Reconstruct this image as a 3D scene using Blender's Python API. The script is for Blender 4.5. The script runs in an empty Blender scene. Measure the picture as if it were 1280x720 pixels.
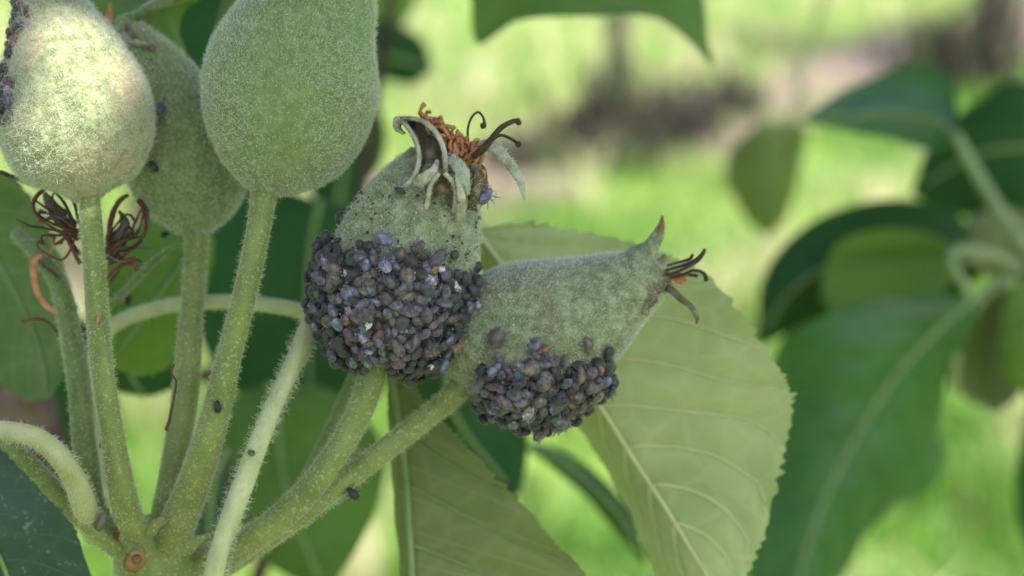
import bpy, math, random
import numpy as np
from mathutils import Vector, Matrix

random.seed(7)
rng = np.random.default_rng(7)
SC = bpy.context.scene
COL = SC.collection

# ------------------------------------------------------------------ camera
PITCH = math.radians(15.0)
CAM = np.array([0.0, 0.0, 1.45])
FPX = 2389.0                                   # focal length in photo pixels (1280 wide)
CX = np.array([1.0, 0, 0])
CF = np.array([0, math.cos(PITCH), -math.sin(PITCH)])
CU = np.array([0, math.sin(PITCH), math.cos(PITCH)])
cam = bpy.data.cameras.new("camera")
cam.lens = 36.0 * FPX / 1280.0
cam.clip_start = 0.01
cam.clip_end = 2000
cam.dof.use_dof = True
cam.dof.focus_distance = 0.1635
cam.dof.aperture_fstop = 23.0
camo = bpy.data.objects.new("camera", cam)
COL.objects.link(camo)
camo.location = CAM
camo.rotation_euler = (math.pi / 2 - PITCH, 0, 0)
SC.camera = camo

# ------------------------------------------------------------------ sky, sun, exposure
SUN = np.array([0.26, -0.42, 0.87]); SUN /= np.linalg.norm(SUN)
world = bpy.data.worlds.new("World")
SC.world = world
world.use_nodes = True
wn = world.node_tree
wn.nodes.clear()
sky = wn.nodes.new("ShaderNodeTexSky")
sky.sky_type = 'NISHITA'
sky.sun_disc = False
sky.sun_elevation = math.asin(SUN[2])
sky.sun_rotation = math.atan2(SUN[0], SUN[1])
sky.air_density = 0.9
sky.dust_density = 3.0
sky.ozone_density = 0.8
bg = wn.nodes.new("ShaderNodeBackground")
bg.inputs["Strength"].default_value = 0.14
wo = wn.nodes.new("ShaderNodeOutputWorld")
wn.links.new(sky.outputs[0], bg.inputs[0])
wn.links.new(bg.outputs[0], wo.inputs[0])
sl = bpy.data.lights.new("sun", 'SUN')
sl.energy = 4.5
sl.angle = math.radians(0.53)
sl.color = (1.0, 0.95, 0.86)
so = bpy.data.objects.new("sun", sl)
COL.objects.link(so)
so.location = (1, -2, 6)
so.rotation_euler = Vector(SUN).to_track_quat('Z', 'Y').to_euler()
SC.view_settings.view_transform = 'Standard'
SC.view_settings.look = 'None'
SC.view_settings.gamma = 1.0
SC.view_settings.use_curve_mapping = False
SC.view_settings.exposure = 1.3
SC.cycles.use_denoising = True
SC.cycles.max_bounces = 8
SC.cycles.transparent_max_bounces = 8
SC.cycles.sample_clamp_indirect = 6.0

# ------------------------------------------------------------------ helpers
def W(px, py, d):
    """photo pixel + distance along the view axis -> world point"""
    px = np.asarray(px, float); py = np.asarray(py, float); d = np.asarray(d, float)
    return CAM + d[..., None] * CF + ((px - 640) / FPX * d)[..., None] * CX + ((360 - py) / FPX * d)[..., None] * CU

def WP(pts):
    a = np.asarray(pts, float)
    return W(a[:, 0], a[:, 1], a[:, 2])

def PX(p):
    r = np.asarray(p) - CAM
    d = r @ CF
    return 640 + (r @ CX) / d * FPX, 360 - (r @ CU) / d * FPX, d

def S2L(r, g, b):
    f = lambda c: (c / 255 / 12.92) if c / 255 <= .04045 else ((c / 255 + .055) / 1.055) ** 2.4
    return (f(r), f(g), f(b), 1)

def spline(P, n):
    """Catmull-Rom through rows of P, n rows out, roughly even in arc length"""
    P = np.asarray(P, float)
    if len(P) == 2:
        t = np.linspace(0, 1, n)[:, None]
        return P[0] * (1 - t) + P[1] * t
    Q = np.vstack([2 * P[0] - P[1], P, 2 * P[-1] - P[-2]])
    m = 24
    out = []
    for i in range(1, len(Q) - 2):
        t = np.linspace(0, 1, m, endpoint=False)[:, None]
        a, b, c, d = Q[i - 1], Q[i], Q[i + 1], Q[i + 2]
        out.append(.5 * (2 * b + (c - a) * t + (2 * a - 5 * b + 4 * c - d) * t * t + (3 * b - a - 3 * c + d) * t ** 3))
    out.append(P[-1][None])
    D = np.vstack(out)
    s = np.concatenate([[0], np.cumsum(np.linalg.norm(np.diff(D[:, :3], axis=0), axis=1))])
    s /= max(s[-1], 1e-12)
    u = np.linspace(0, 1, n)
    return np.stack([np.interp(u, s, D[:, k]) for k in range(D.shape[1])], 1)

def spline_u(P, n):
    """Catmull-Rom, even in control index (keeps rows of several curves in step)"""
    P = np.asarray(P, float)
    Q = np.vstack([2 * P[0] - P[1], P, 2 * P[-1] - P[-2]])
    u = np.linspace(0, len(P) - 1, n)
    i = np.minimum(u.astype(int), len(P) - 2)
    t = (u - i)[:, None]
    a, b, c, d = Q[i], Q[i + 1], Q[i + 2], Q[i + 3]
    return .5 * (2 * b + (c - a) * t + (2 * a - 5 * b + 4 * c - d) * t * t + (3 * b - a - 3 * c + d) * t ** 3)

def norm(v):
    return v / np.maximum(np.linalg.norm(v, axis=-1, keepdims=True), 1e-12)

def frames(path, ref=None):
    T = norm(np.gradient(path, axis=0))
    N = np.zeros_like(T)
    r = np.array([0, -1.0, 0]) if ref is None else np.asarray(ref, float)
    for i in range(len(T)):
        v = r - T[i] * (r @ T[i])
        if np.linalg.norm(v) < 1e-6:
            v = np.cross(T[i], [1, .3, .2])
        N[i] = v / np.linalg.norm(v)
        r = N[i]
    return T, N, np.cross(T, N)

OFF = {}
def empty(name, base, label=None, cat=None, group=None):
    o = bpy.data.objects.new(name, None)
    COL.objects.link(o)
    o.location = base
    o.empty_display_size = 0.005
    OFF[o] = np.array(base, float)
    tag(o, label, cat, group)
    return o

def tag(o, label=None, cat=None, group=None, kind=None):
    if label: o["label"] = label
    if cat: o["category"] = cat
    if group: o["group"] = group
    if kind: o["kind"] = kind
    return o

def mesh(name, V, F, mat, parent=None, base=None, uv=None, smooth=True, label=None):
    V = np.asarray(V, float)
    off = OFF[parent] if parent is not None else (V.mean(0) if base is None else np.asarray(base, float))
    me = bpy.data.meshes.new(name)
    me.from_pydata((V - off).tolist(), [], [tuple(int(i) for i in f) for f in F])
    if smooth:
        me.polygons.foreach_set("use_smooth", [True] * len(me.polygons))
    if uv is not None:
        l = me.uv_layers.new(name="uv")
        idx = np.empty(len(me.loops), np.int32)
        me.loops.foreach_get("vertex_index", idx)
        l.data.foreach_set("uv", np.asarray(uv, np.float32)[idx].ravel())
    for m in (mat if isinstance(mat, (list, tuple)) else [mat]):
        me.materials.append(m)
    me.update()
    o = bpy.data.objects.new(name, me)
    COL.objects.link(o)
    OFF[o] = off
    if parent is not None: o.parent = parent
    else: o.location = off
    if label: o["label"] = label
    return o

def join(parts):
    V, F, n = [], [], 0
    for v, f in parts:
        V.append(np.asarray(v)); F += [tuple(i + n for i in g) for g in f]; n += len(v)
    return np.vstack(V), F

def tube(path, rad, seg=10, wid=None, ref=None, caps=True, lump=0.0, seed=0):
    """tapered tube; wid gives a second radius (flattened section) across ref"""
    path = np.asarray(path, float); n = len(path)
    rad = np.broadcast_to(np.asarray(rad, float), (n,)).copy()
    w = rad if wid is None else np.broadcast_to(np.asarray(wid, float), (n,))
    T, N, B = frames(path, ref)
    a = np.linspace(0, 2 * np.pi, seg, endpoint=False)
    c, s = np.cos(a), np.sin(a)
    k = np.ones((n, seg))
    if lump:
        q = np.random.default_rng(seed)
        for _ in range(6):
            fu, fa = q.uniform(1, 7), q.integers(1, 5)
            k += lump * q.normal() * .5 * np.sin(np.linspace(0, 1, n)[:, None] * fu * 6.28 / 2 + q.uniform(0, 6.28) + fa * a[None])
    V = path[:, None] + (k * rad[:, None] * c)[..., None] * N[:, None] + (k * w[:, None] * s)[..., None] * B[:, None]
    V = V.reshape(-1, 3)
    F = [(i * seg + j, i * seg + (j + 1) % seg, (i + 1) * seg + (j + 1) % seg, (i + 1) * seg + j)
         for i in range(n - 1) for j in range(seg)]
    if caps:
        V = np.vstack([V, path[0] - T[0] * rad[0] * .25, path[-1] + T[-1] * rad[-1] * .25])
        b, e = n * seg, n * seg + 1
        F += [(b, (j + 1) % seg, j) for j in range(seg)]
        F += [(e, (n - 1) * seg + j, (n - 1) * seg + (j + 1) % seg) for j in range(seg)]
    return V, F

def rpx(r, d):               # radius in photo pixels at distance d -> metres
    return np.asarray(r, float) * np.asarray(d, float) / FPX

def ptube(pts, n=24, seg=10, flat=None, ref=None, lump=0.0, seed=0):
    """pts rows: px, py, depth, radius_px"""
    Q = np.asarray(pts, float)
    A = np.column_stack([WP(Q[:, :3]), rpx(Q[:, 3], Q[:, 2])])
    A = spline(A, n)
    if flat is None:
        return tube(A[:, :3], A[:, 3], seg, lump=lump, seed=seed)
    return tube(A[:, :3], A[:, 3] * flat, seg, wid=A[:, 3], ref=ref, lump=lump, seed=seed)

# ------------------------------------------------------------------ materials
def new_mat(name):
    m = bpy.data.materials.new(name)
    m.use_nodes = True
    nt = m.node_tree
    for n in list(nt.nodes):
        if n.type != 'OUTPUT_MATERIAL' and n.type != 'BSDF_PRINCIPLED': nt.nodes.remove(n)
    return m, nt, nt.nodes["Principled BSDF"], nt.nodes["Material Output"]

def N(nt, t, **kw):
    n = nt.nodes.new(t)
    for k, v in kw.items():
        if k in n.inputs: n.inputs[k].default_value = v
        else: setattr(n, k, v)
    return n

def noise(nt, scale, detail=4, rough=.55, coord="Object", dist=0.0):
    tc = N(nt, "ShaderNodeTexCoord")
    n = N(nt, "ShaderNodeTexNoise")
    n.inputs["Scale"].default_value = scale
    n.inputs["Detail"].default_value = detail
    n.inputs["Roughness"].default_value = rough
    n.inputs["Distortion"].default_value = dist
    nt.links.new(tc.outputs[coord], n.inputs["Vector"])
    return n.outputs["Fac"]

def ramp(nt, fac, stops):
    r = N(nt, "ShaderNodeValToRGB")
    e = r.color_ramp.elements
    while len(e) < len(stops): e.new(.5)
    for x, (p, c) in zip(e, stops):
        x.position = p
        x.color = c if len(c) == 4 else (*c, 1)
    nt.links.new(fac, r.inputs[0])
    return r.outputs[0]

def mixc(nt, fac, a, b, mode='MIX'):
    m = N(nt, "ShaderNodeMix", data_type='RGBA', blend_type=mode)
    for s, v in ((0, fac), (6, a), (7, b)):
        if hasattr(v, "is_output"): nt.links.new(v, m.inputs[s])
        else: m.inputs[s].default_value = v if s == 0 or len(v) == 4 else (*v, 1)
    return m.outputs[2]

def math_(nt, op, a, b=0.0, c=0.0):
    m = N(nt, "ShaderNodeMath", operation=op)
    for i, v in enumerate((a, b, c)):
        if hasattr(v, "is_output"): nt.links.new(v, m.inputs[i])
        else: m.inputs[i].default_value = v
    return m.outputs[0]

def bump(nt, p, h, strength, dist):
    b = N(nt, "ShaderNodeBump", Strength=strength, Distance=dist)
    nt.links.new(h, b.inputs["Height"])
    nt.links.new(b.outputs[0], p.inputs["Normal"])

def simple(name, stops, scale, rough=.6, spec=.3, bstr=.3, bdist=.0002, trans=0.0, detail=5):
    m, nt, p, out = new_mat(name)
    f = noise(nt, scale, detail)
    c = ramp(nt, f, stops)
    nt.links.new(c, p.inputs["Base Color"])
    p.inputs["Roughness"].default_value = rough
    p.inputs["Specular IOR Level"].default_value = spec
    if bstr: bump(nt, p, noise(nt, scale * 3, 3), bstr, bdist)
    if trans:
        t = N(nt, "ShaderNodeBsdfTranslucent")
        nt.links.new(c, t.inputs[0])
        mx = N(nt, "ShaderNodeMixShader", Fac=trans)
        nt.links.new(p.outputs[0], mx.inputs[1]); nt.links.new(t.outputs[0], mx.inputs[2])
        nt.links.new(mx.outputs[0], out.inputs[0])
    return m

def leaf_mat(name, top, under, vein_top, vein_under, K=9, sweep=.2, trans=.22, rough=.42, tcol=None, net=240, speck=0.0, spec=.35):
    m, nt, p, out = new_mat(name)
    uvn = N(nt, "ShaderNodeUVMap", uv_map="uv")
    sx = N(nt, "ShaderNodeSeparateXYZ")
    nt.links.new(uvn.outputs[0], sx.inputs[0])
    u, v = sx.outputs[0], sx.outputs[1]
    av = math_(nt, 'ABSOLUTE', v)
    ph = math_(nt, 'MULTIPLY', math_(nt, 'SUBTRACT', u, math_(nt, 'MULTIPLY', math_(nt, 'POWER', av, 1.15), sweep)), K)
    tri = math_(nt, 'PINGPONG', math_(nt, 'ADD', ph, .5), .5)       # 0.5 on a vein
    lat = math_(nt, 'SMOOTH_MIN', math_(nt, 'MULTIPLY', math_(nt, 'SUBTRACT', tri, .44), 12), 1.0, .2)
    lat = math_(nt, 'MAXIMUM', lat, 0.0)
    mid = math_(nt, 'MAXIMUM', math_(nt, 'SUBTRACT', 1.0, math_(nt, 'MULTIPLY', av, 26)), 0.0)
    veinf = math_(nt, 'MAXIMUM', math_(nt, 'MULTIPLY', lat, .6), mid)
    tc = N(nt, "ShaderNodeTexCoord")
    vo = N(nt, "ShaderNodeTexVoronoi", feature='DISTANCE_TO_EDGE')
    vo.inputs["Scale"].default_value = net
    nt.links.new(tc.outputs["Object"], vo.inputs["Vector"])
    fine = math_(nt, 'MAXIMUM', math_(nt, 'SUBTRACT', 1.0, math_(nt, 'MULTIPLY', vo.outputs["Distance"], 9)), 0.0)
    veinf = math_(nt, 'MAXIMUM', veinf, math_(nt, 'MULTIPLY', fine, .22))
    nz = noise(nt, 90, 5)
    nz2 = noise(nt, 700, 3)
    def side(base, vein):
        d = tuple(x * .72 for x in base); l = tuple(min(1, x * 1.25) for x in base)
        c = ramp(nt, nz, [(.3, d), (.7, l)])
        c = mixc(nt, math_(nt, 'MULTIPLY', nz2, .35), c, tuple(x * 1.15 for x in base))
        return mixc(nt, veinf, c, vein)
    geo = N(nt, "ShaderNodeNewGeometry")
    c = mixc(nt, geo.outputs["Backfacing"], side(top, vein_top), side(under, vein_under))
    if speck:
        sp = math_(nt, 'GREATER_THAN', noise(nt, 1600, 4, .75), .62)
        c = mixc(nt, math_(nt, 'MULTIPLY', sp, speck), c, (.5, .6, .55))
    nt.links.new(c, p.inputs["Base Color"])
    r = math_(nt, 'ADD', rough, math_(nt, 'MULTIPLY', geo.outputs["Backfacing"], .3))
    nt.links.new(r, p.inputs["Roughness"])
    p.inputs["Specular IOR Level"].default_value = spec
    h = math_(nt, 'ADD', math_(nt, 'MULTIPLY', veinf, math_(nt, 'SUBTRACT', math_(nt, 'MULTIPLY', geo.outputs["Backfacing"], 2.0), 1.0)), math_(nt, 'MULTIPLY', nz2, .3))
    bump(nt, p, h, .35, .0003)
    t = N(nt, "ShaderNodeBsdfTranslucent")
    t.inputs[0].default_value = (*(tcol or (under[0] * 1.0, under[1] * 1.25, under[2] * .5)), 1)
    mx = N(nt, "ShaderNodeMixShader", Fac=trans)
    nt.links.new(p.outputs[0], mx.inputs[1]); nt.links.new(t.outputs[0], mx.inputs[2])
    nt.links.new(mx.outputs[0], out.inputs[0])
    return m

M_PALE = leaf_mat("leaf_felted", (.05, .12, .03), (.32, .38, .17), (.12, .2, .08), (.48, .51, .27), K=9, sweep=.27, trans=.18, rough=.5)
M_OLIVE = leaf_mat("leaf_olive", (.04, .10, .025), (.135, .17, .06), (.10, .17, .07), (.24, .27, .12), K=9, sweep=.2, trans=.14)
M_DARK = leaf_mat("leaf_glossy", (.028, .105, .018), (.10, .17, .045), (.10, .19, .09), (.24, .30, .14), K=8, sweep=.24, trans=.13, rough=.38, spec=.42)
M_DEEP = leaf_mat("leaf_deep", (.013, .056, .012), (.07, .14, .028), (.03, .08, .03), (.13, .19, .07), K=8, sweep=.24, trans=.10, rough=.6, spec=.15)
M_MID = leaf_mat("leaf_mid", (.06, .15, .03), (.105, .20, .03), (.12, .22, .08), (.21, .29, .09), K=8, sweep=.22, trans=.28)
M_OLIVE_Y = leaf_mat("leaf_yellow_olive", (.03, .08, .02), (.11, .16, .03), (.08, .14, .05), (.14, .19, .06), K=8, sweep=.22, trans=.2)  # yellower olive for the single hanging leaf
M_SPECK = leaf_mat("leaf_hairy_upper", (.018, .05, .028), (.12, .18, .07), (.04, .09, .05), (.2, .26, .12), K=7, sweep=.22, trans=.05, rough=.6, speck=.16)
M_CANOPY = leaf_mat("leaf_canopy", (.04, .10, .025), (.12, .18, .06), (.09, .16, .06), (.2, .26, .1), K=7, sweep=.22, trans=.2)
M_VEIN = simple("leaf_vein", [(.3, (.38, .42, .20)), (.7, (.47, .50, .27))], 300, .6, .3, .2, .0001)
M_VEIN_G = simple("leaf_vein_green", [(.3, (.12, .19, .06)), (.7, (.19, .26, .1))], 300, .55, .3, .2, .0001)
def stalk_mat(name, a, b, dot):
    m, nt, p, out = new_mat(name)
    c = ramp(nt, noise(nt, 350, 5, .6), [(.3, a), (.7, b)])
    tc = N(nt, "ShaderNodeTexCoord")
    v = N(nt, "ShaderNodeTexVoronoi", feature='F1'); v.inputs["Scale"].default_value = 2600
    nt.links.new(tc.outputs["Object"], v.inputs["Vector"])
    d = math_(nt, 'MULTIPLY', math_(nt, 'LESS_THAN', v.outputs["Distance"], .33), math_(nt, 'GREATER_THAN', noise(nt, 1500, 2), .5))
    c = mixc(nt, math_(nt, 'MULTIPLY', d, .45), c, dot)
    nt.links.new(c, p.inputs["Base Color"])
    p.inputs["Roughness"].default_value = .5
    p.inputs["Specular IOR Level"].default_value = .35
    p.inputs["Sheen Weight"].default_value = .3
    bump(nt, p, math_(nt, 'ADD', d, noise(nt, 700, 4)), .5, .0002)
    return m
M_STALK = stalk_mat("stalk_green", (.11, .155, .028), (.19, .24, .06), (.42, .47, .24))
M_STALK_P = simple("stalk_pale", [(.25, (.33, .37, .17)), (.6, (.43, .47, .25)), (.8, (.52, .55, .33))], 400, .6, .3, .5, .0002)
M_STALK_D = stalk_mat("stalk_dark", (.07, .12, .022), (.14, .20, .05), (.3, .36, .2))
M_PETIOLE = simple("petiole_soft", [(.3, (.16, .23, .08)), (.7, (.25, .31, .14))], 200, .5, .4, .2, .0002)
M_ORANGE = simple("dry_stamen_orange", [(.25, (.22, .085, .04)), (.5, (.44, .2, .095)), (.8, (.58, .33, .18))], 900, .7, .2, .5, .0001)
M_STYLE = simple("dry_style_dark", [(.3, (.018, .012, .008)), (.7, (.07, .045, .03))], 700, .6, .3, .4, .0001)
M_BROWN = simple("dry_brown", [(.3, (.05, .02, .012)), (.7, (.16, .06, .035))], 600, .65, .3, .4, .0001)
M_MEMBRANE = simple("dry_membrane", [(.3, (.09, .07, .055)), (.7, (.22, .19, .16))], 700, .7, .2, .5, .0001, trans=.2)
M_SEPAL = simple("sepal_felt", [(.25, (.17, .16, .10)), (.5, (.36, .34, .25)), (.75, (.56, .55, .46))], 900, .8, .15, .6, .00015)
M_SEPAL_W = simple("sepal_white_felt", [(.25, (.17, .19, .12)), (.5, (.34, .37, .27)), (.75, (.52, .54, .43))], 900, .8, .15, .6, .00015)
M_SEPAL_IN = simple("sepal_inner", [(.25, (.04, .035, .022)), (.5, (.13, .11, .07)), (.75, (.32, .28, .19))], 800, .8, .15, .6, .00015)
M_SCAR = simple("bud_scar_brown", [(.3, (.10, .055, .022)), (.5, (.21, .12, .05)), (.75, (.30, .20, .10))], 900, .8, .2, .6, .0002)
M_BARK = simple("bark", [(.25, (.035, .022, .017)), (.55, (.10, .062, .048)), (.8, (.2, .15, .12))], 90, .85, .2, .9, .002)
M_BARK_FAR = simple("orchard_bark", [(.3, (.035, .03, .024)), (.6, (.08, .07, .055)), (.85, (.15, .135, .11))], 25, .85, .2, .8, .006)
M_STAKE = simple("weathered_stake", [(.3, (.04, .038, .03)), (.7, (.085, .08, .065))], 20, .8, .2, .4, .002)
M_FLAKE = simple("wax_flake", [(.3, (.33, .31, .28)), (.7, (.55, .53, .5))], 900, .8, .2, .3, .0001)
M_FROST = simple("mealy_wax", [(.3, (.55, .6, .58)), (.7, (.8, .84, .84))], 900, .9, .1, .3, .0001)

def hair_mat(name, c0, c1, trans=.3):
    m, nt, p, out = new_mat(name)
    hi = N(nt, "ShaderNodeHairInfo")
    c = mixc(nt, hi.outputs["Random"], c0, c1)
    nt.links.new(c, p.inputs["Base Color"])
    p.inputs["Roughness"].default_value = .55
    p.inputs["Specular IOR Level"].default_value = .3
    t = N(nt, "ShaderNodeBsdfTranslucent")
    nt.links.new(c, t.inputs[0])
    mx = N(nt, "ShaderNodeMixShader", Fac=trans)
    nt.links.new(p.outputs[0], mx.inputs[1]); nt.links.new(t.outputs[0], mx.inputs[2])
    nt.links.new(mx.outputs[0], out.inputs[0])
    return m
M_FUZZ = hair_mat("felt_hairs", (.45, .51, .36), (.80, .84, .72))
M_FUZZ_W = hair_mat("felt_hairs_white", (.48, .51, .40), (.74, .76, .65))
M_FUZZ_S = hair_mat("stalk_hairs", (.42, .47, .26), (.62, .66, .45))

def fruit_mat(name, dark, mid, light, blush, blush_at=.58):
    m, nt, p, out = new_mat(name)
    c = ramp(nt, noise(nt, 1000, 6, .65), [(.36, dark), (.5, mid), (.64, light)])
    b = ramp(nt, noise(nt, 110, 3), [(blush_at, (0, 0, 0)), (min(1, blush_at + .2), (1, 1, 1))])
    c = mixc(nt, math_(nt, 'MULTIPLY', b, .65), c, blush)
    nt.links.new(c, p.inputs["Base Color"])
    p.inputs["Roughness"].default_value = .7
    p.inputs["Specular IOR Level"].default_value = .2
    p.inputs["Sheen Weight"].default_value = .45
    p.inputs["Sheen Tint"].default_value = (.8, .9, .8, 1)
    bump(nt, p, noise(nt, 1600, 4), .6, .00025)
    return m
M_FRUIT = fruit_mat("fruit_skin", (.115, .165, .055), (.15, .205, .075), (.20, .255, .11), (.27, .20, .12))
M_FRUIT_W = fruit_mat("fruit_skin_pale", (.12, .15, .06), (.22, .25, .12), (.34, .35, .21), (.42, .28, .19), .42)
M_FRUIT_G = fruit_mat("fruit_skin_grey", (.10, .13, .06), (.165, .20, .105), (.27, .295, .19), (.12, .095, .06), .5)

def aphid_mat():
    m, nt, p, out = new_mat("aphid_cuticle")
    oi = N(nt, "ShaderNodeObjectInfo")
    tc = N(nt, "ShaderNodeTexCoord")
    nz = N(nt, "ShaderNodeTexNoise")
    nz.inputs["Scale"].default_value = 3.2; nz.inputs["Detail"].default_value = 5
    ad = N(nt, "ShaderNodeVectorMath", operation='ADD')
    nt.links.new(tc.outputs["Object"], ad.inputs[0]); nt.links.new(oi.outputs["Random"], ad.inputs[1])
    nt.links.new(ad.outputs[0], nz.inputs["Vector"])
    k = ramp(nt, nz.outputs["Fac"], [(.32, (.28, .26, .27)), (.52, (.85, .84, .86)), (.68, (1.5, 1.5, 1.56))])
    c = mixc(nt, 1.0, oi.outputs["Color"], k, 'MULTIPLY')
    nt.links.new(c, p.inputs["Base Color"])
    p.inputs["Roughness"].default_value = .5
    p.inputs["Specular IOR Level"].default_value = .5
    p.inputs["Sheen Weight"].default_value = .2
    n2 = N(nt, "ShaderNodeTexNoise"); n2.inputs["Scale"].default_value = 14
    nt.links.new(ad.outputs[0], n2.inputs["Vector"])
    bump(nt, p, n2.outputs["Fac"], .5, .00012)
    return m
M_APHID = aphid_mat()

# ------------------------------------------------------------------ hairs
def hairs(name, P, Nrm, length, rad, mat, parent, lean=None, leanw=.0, spread=.7, curl=.35, seed=1):
    q = np.random.default_rng(seed)
    n = len(P)
    d = Nrm + q.normal(size=(n, 3)) * spread
    if lean is not None: d = d + lean * leanw
    d = norm(d)
    d = norm(np.where(((d * Nrm).sum(1) < .12)[:, None], d + Nrm * (.2 - (d * Nrm).sum(1))[:, None], d))
    side = norm(np.cross(d, q.normal(size=(n, 3))))
    L = (length[0] + (length[1] - length[0]) * q.random(n) ** 1.6)[:, None]
    k = 4
    pts = np.zeros((n, k, 3))
    for i in range(k):
        t = i / (k - 1)
        pts[:, i] = P + d * L * t + side * L * curl * (t * t) * q.normal(size=(n, 1)) - Nrm * L * .15 * t * t
    pts[:, 0] -= Nrm * rad * 2
    c = bpy.data.hair_curves.new(name)
    c.add_curves([k] * n)
    c.attributes["position"].data.foreach_set("vector", (pts - OFF[parent]).astype(np.float32).ravel())
    r = c.attributes.get("radius") or c.attributes.new("radius", 'FLOAT', 'POINT')
    rr = np.tile(np.array([1, .9, .7, .3]) * rad, n).astype(np.float32)
    r.data.foreach_set("value", rr)
    c.materials.append(mat)
    o = bpy.data.objects.new(name, c)
    COL.objects.link(o)
    o.parent = parent
    o["kind"] = "stuff"
    return o

def on_tube(path, rad, n, seed=1, t0=0.0, t1=1.0):
    q = np.random.default_rng(seed)
    T, Nn, B = frames(path)
    ds = np.linalg.norm(np.diff(path, axis=0), axis=1)
    w = ds * (rad[:-1] + rad[1:])
    u = np.linspace(0, 1, len(path))
    w = w * ((u[:-1] >= t0) & (u[:-1] <= t1))
    i = q.choice(len(w), n, p=w / w.sum())
    f = q.random(n)
    a = q.random(n) * 2 * np.pi
    L = lambda A: A[i] * (1 - f)[:, None] + A[i + 1] * f[:, None]
    nn = norm(L(Nn)) * np.cos(a)[:, None] + norm(L(B)) * np.sin(a)[:, None]
    r = rad[i] * (1 - f) + rad[i + 1] * f
    P = L(path) + nn * r[:, None]
    slope = (rad[i + 1] - rad[i]) / ds[i]
    tt = L(T)
    nn2 = norm(nn - tt * slope[:, None])
    return P, nn2, tt, u[i] + f / (len(path) - 1)

# ------------------------------------------------------------------ leaves
def leaf(parent, L, M, R, mat, under=True, nu=44, nv=7, bulge=(0, 0), teeth=0, tooth=.0006, quilt=.0, K=9, sweep=.2,
         rib=(5, 2), ribmat=None, veins=0, name="leaf", label=None, wave=0.0, petiole=None, petmat=None, seed=0):
    """L, M, R: matching rows (px, py, depth) of one edge, the midrib and the other edge. Child `leaf` + midrib (+ veins, petiole)."""
    lu, mu, ru = (spline_u(WP(A), nu + 1) for A in (L, M, R))
    u = np.linspace(0, 1, nu + 1)
    def edge(e, s):
        e = e.copy()
        if teeth:
            ph = (u * teeth + s * .37 + .9 * np.sin(u * 17 + s) + .4 * np.sin(u * 43)) % 1.0
            env = np.minimum(1, np.minimum(u, 1 - u) * 8)
            out = norm(e - mu + 1e-9)
            e += out * (tooth * (ph ** 1.5 - .4) * env * (1 + .5 * np.sin(u * 41 + s) + .35 * np.sin(u * 97 + 2 * s)))[:, None]
        return e
    lu, ru = edge(lu, 1), edge(ru, 2)
    cols, vs = [], []
    tan = norm(np.gradient(mu, axis=0))
    for s, E, b in ((-1, lu, bulge[0]), (1, ru, bulge[1])):
        nrm = norm(np.cross(tan, E - mu + 1e-9)) * s
        nrm[np.linalg.norm(E - mu, axis=1) < 1e-6] = 0
        wdt = np.linalg.norm(E - mu, axis=1)
        rng_v = np.linspace(0, 1, nv + 1)
        cs = []
        for v in rng_v:
            p = mu * (1 - v) + E * v + nrm * (b * wdt * 4 * v * (1 - v))[:, None]
            if quilt:
                ph = (u - sweep * v ** 1.15) * K
                p = p + nrm * (quilt * np.abs(np.sin(np.pi * ph)) * min(1, v * 5) * np.minimum(1, wdt / .004))[:, None]
            if wave:
                p = p + nrm * (wave * v * v * np.sin(u * 11 + s * 1.3 + seed) * np.minimum(1, wdt / .004))[:, None]
            cs.append(p)
        cols.append(cs); vs.append(rng_v * s)
    allc = cols[0][:0:-1] + cols[1]
    allv = list(vs[0][:0:-1]) + list(vs[1])
    nc = len(allc)
    G = np.stack(allc, 1)                      # (nu+1, nc, 3)
    V = G.reshape(-1, 3)
    uv = np.stack(np.meshgrid(u, allv, indexing='ij'), -1).reshape(-1, 2)
    F = [(i * nc + j, i * nc + j + 1, (i + 1) * nc + j + 1, (i + 1) * nc + j) for i in range(nu) for j in range(nc - 1)]
    # which side looks at the camera
    i0 = nu // 2
    wl, wr = np.linalg.norm(lu[i0] - mu[i0]), np.linalg.norm(ru[i0] - mu[i0])
    j0 = nc // 2 + (nv // 2 if wr >= wl else -nv // 2)
    a, b, c = G[i0, j0], G[i0, j0 + 1], G[i0 + 1, j0]
    nn = np.cross(b - a, c - a)
    facing = nn @ (CAM - a) > 0
    if facing == under: F = [f[::-1] for f in F]
    o = mesh(name, V, F, mat, parent, uv=uv, label=label)
    rd = np.linspace(rib[0], rib[1], nu + 1)
    dep = np.array([PX(p)[2] for p in mu])
    rw = rpx(rd, dep)
    ntow = norm(CAM - mu)
    e = int(nu * .97)
    mesh("midrib", *tube(mu[:e] + ntow[:e] * rw[:e, None] * .25 * (1 if under else .05), rw[:e], 7), ribmat or M_VEIN, o)
    for s in (-1, 1):
        for k in range(1, veins):
            pts = []
            for v in np.linspace(0, .93, 12):
                uu = (k / K + sweep * v ** 1.15)
                if uu > .97: break
                x = uu * nu; i = min(int(x), nu - 1); f = x - i
                y = nv + s * v * nv; j = min(int(y), nc - 2); g = y - j
                q = (G[i, j] * (1 - f) + G[i + 1, j] * f) * (1 - g) + (G[i, j + 1] * (1 - f) + G[i + 1, j + 1] * f) * g
                pts.append(q + norm(CAM - q) * .00008)
            if len(pts) > 3:
                pts = np.array(pts)
                r = np.linspace(.0002, .00008, len(pts))
                mesh("vein", *tube(pts, r, 5), ribmat or M_VEIN, o)
    if petiole is not None:
        mesh("petiole", *ptube(petiole, 22, 9), petmat or M_PETIOLE, o)
    return o

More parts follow.
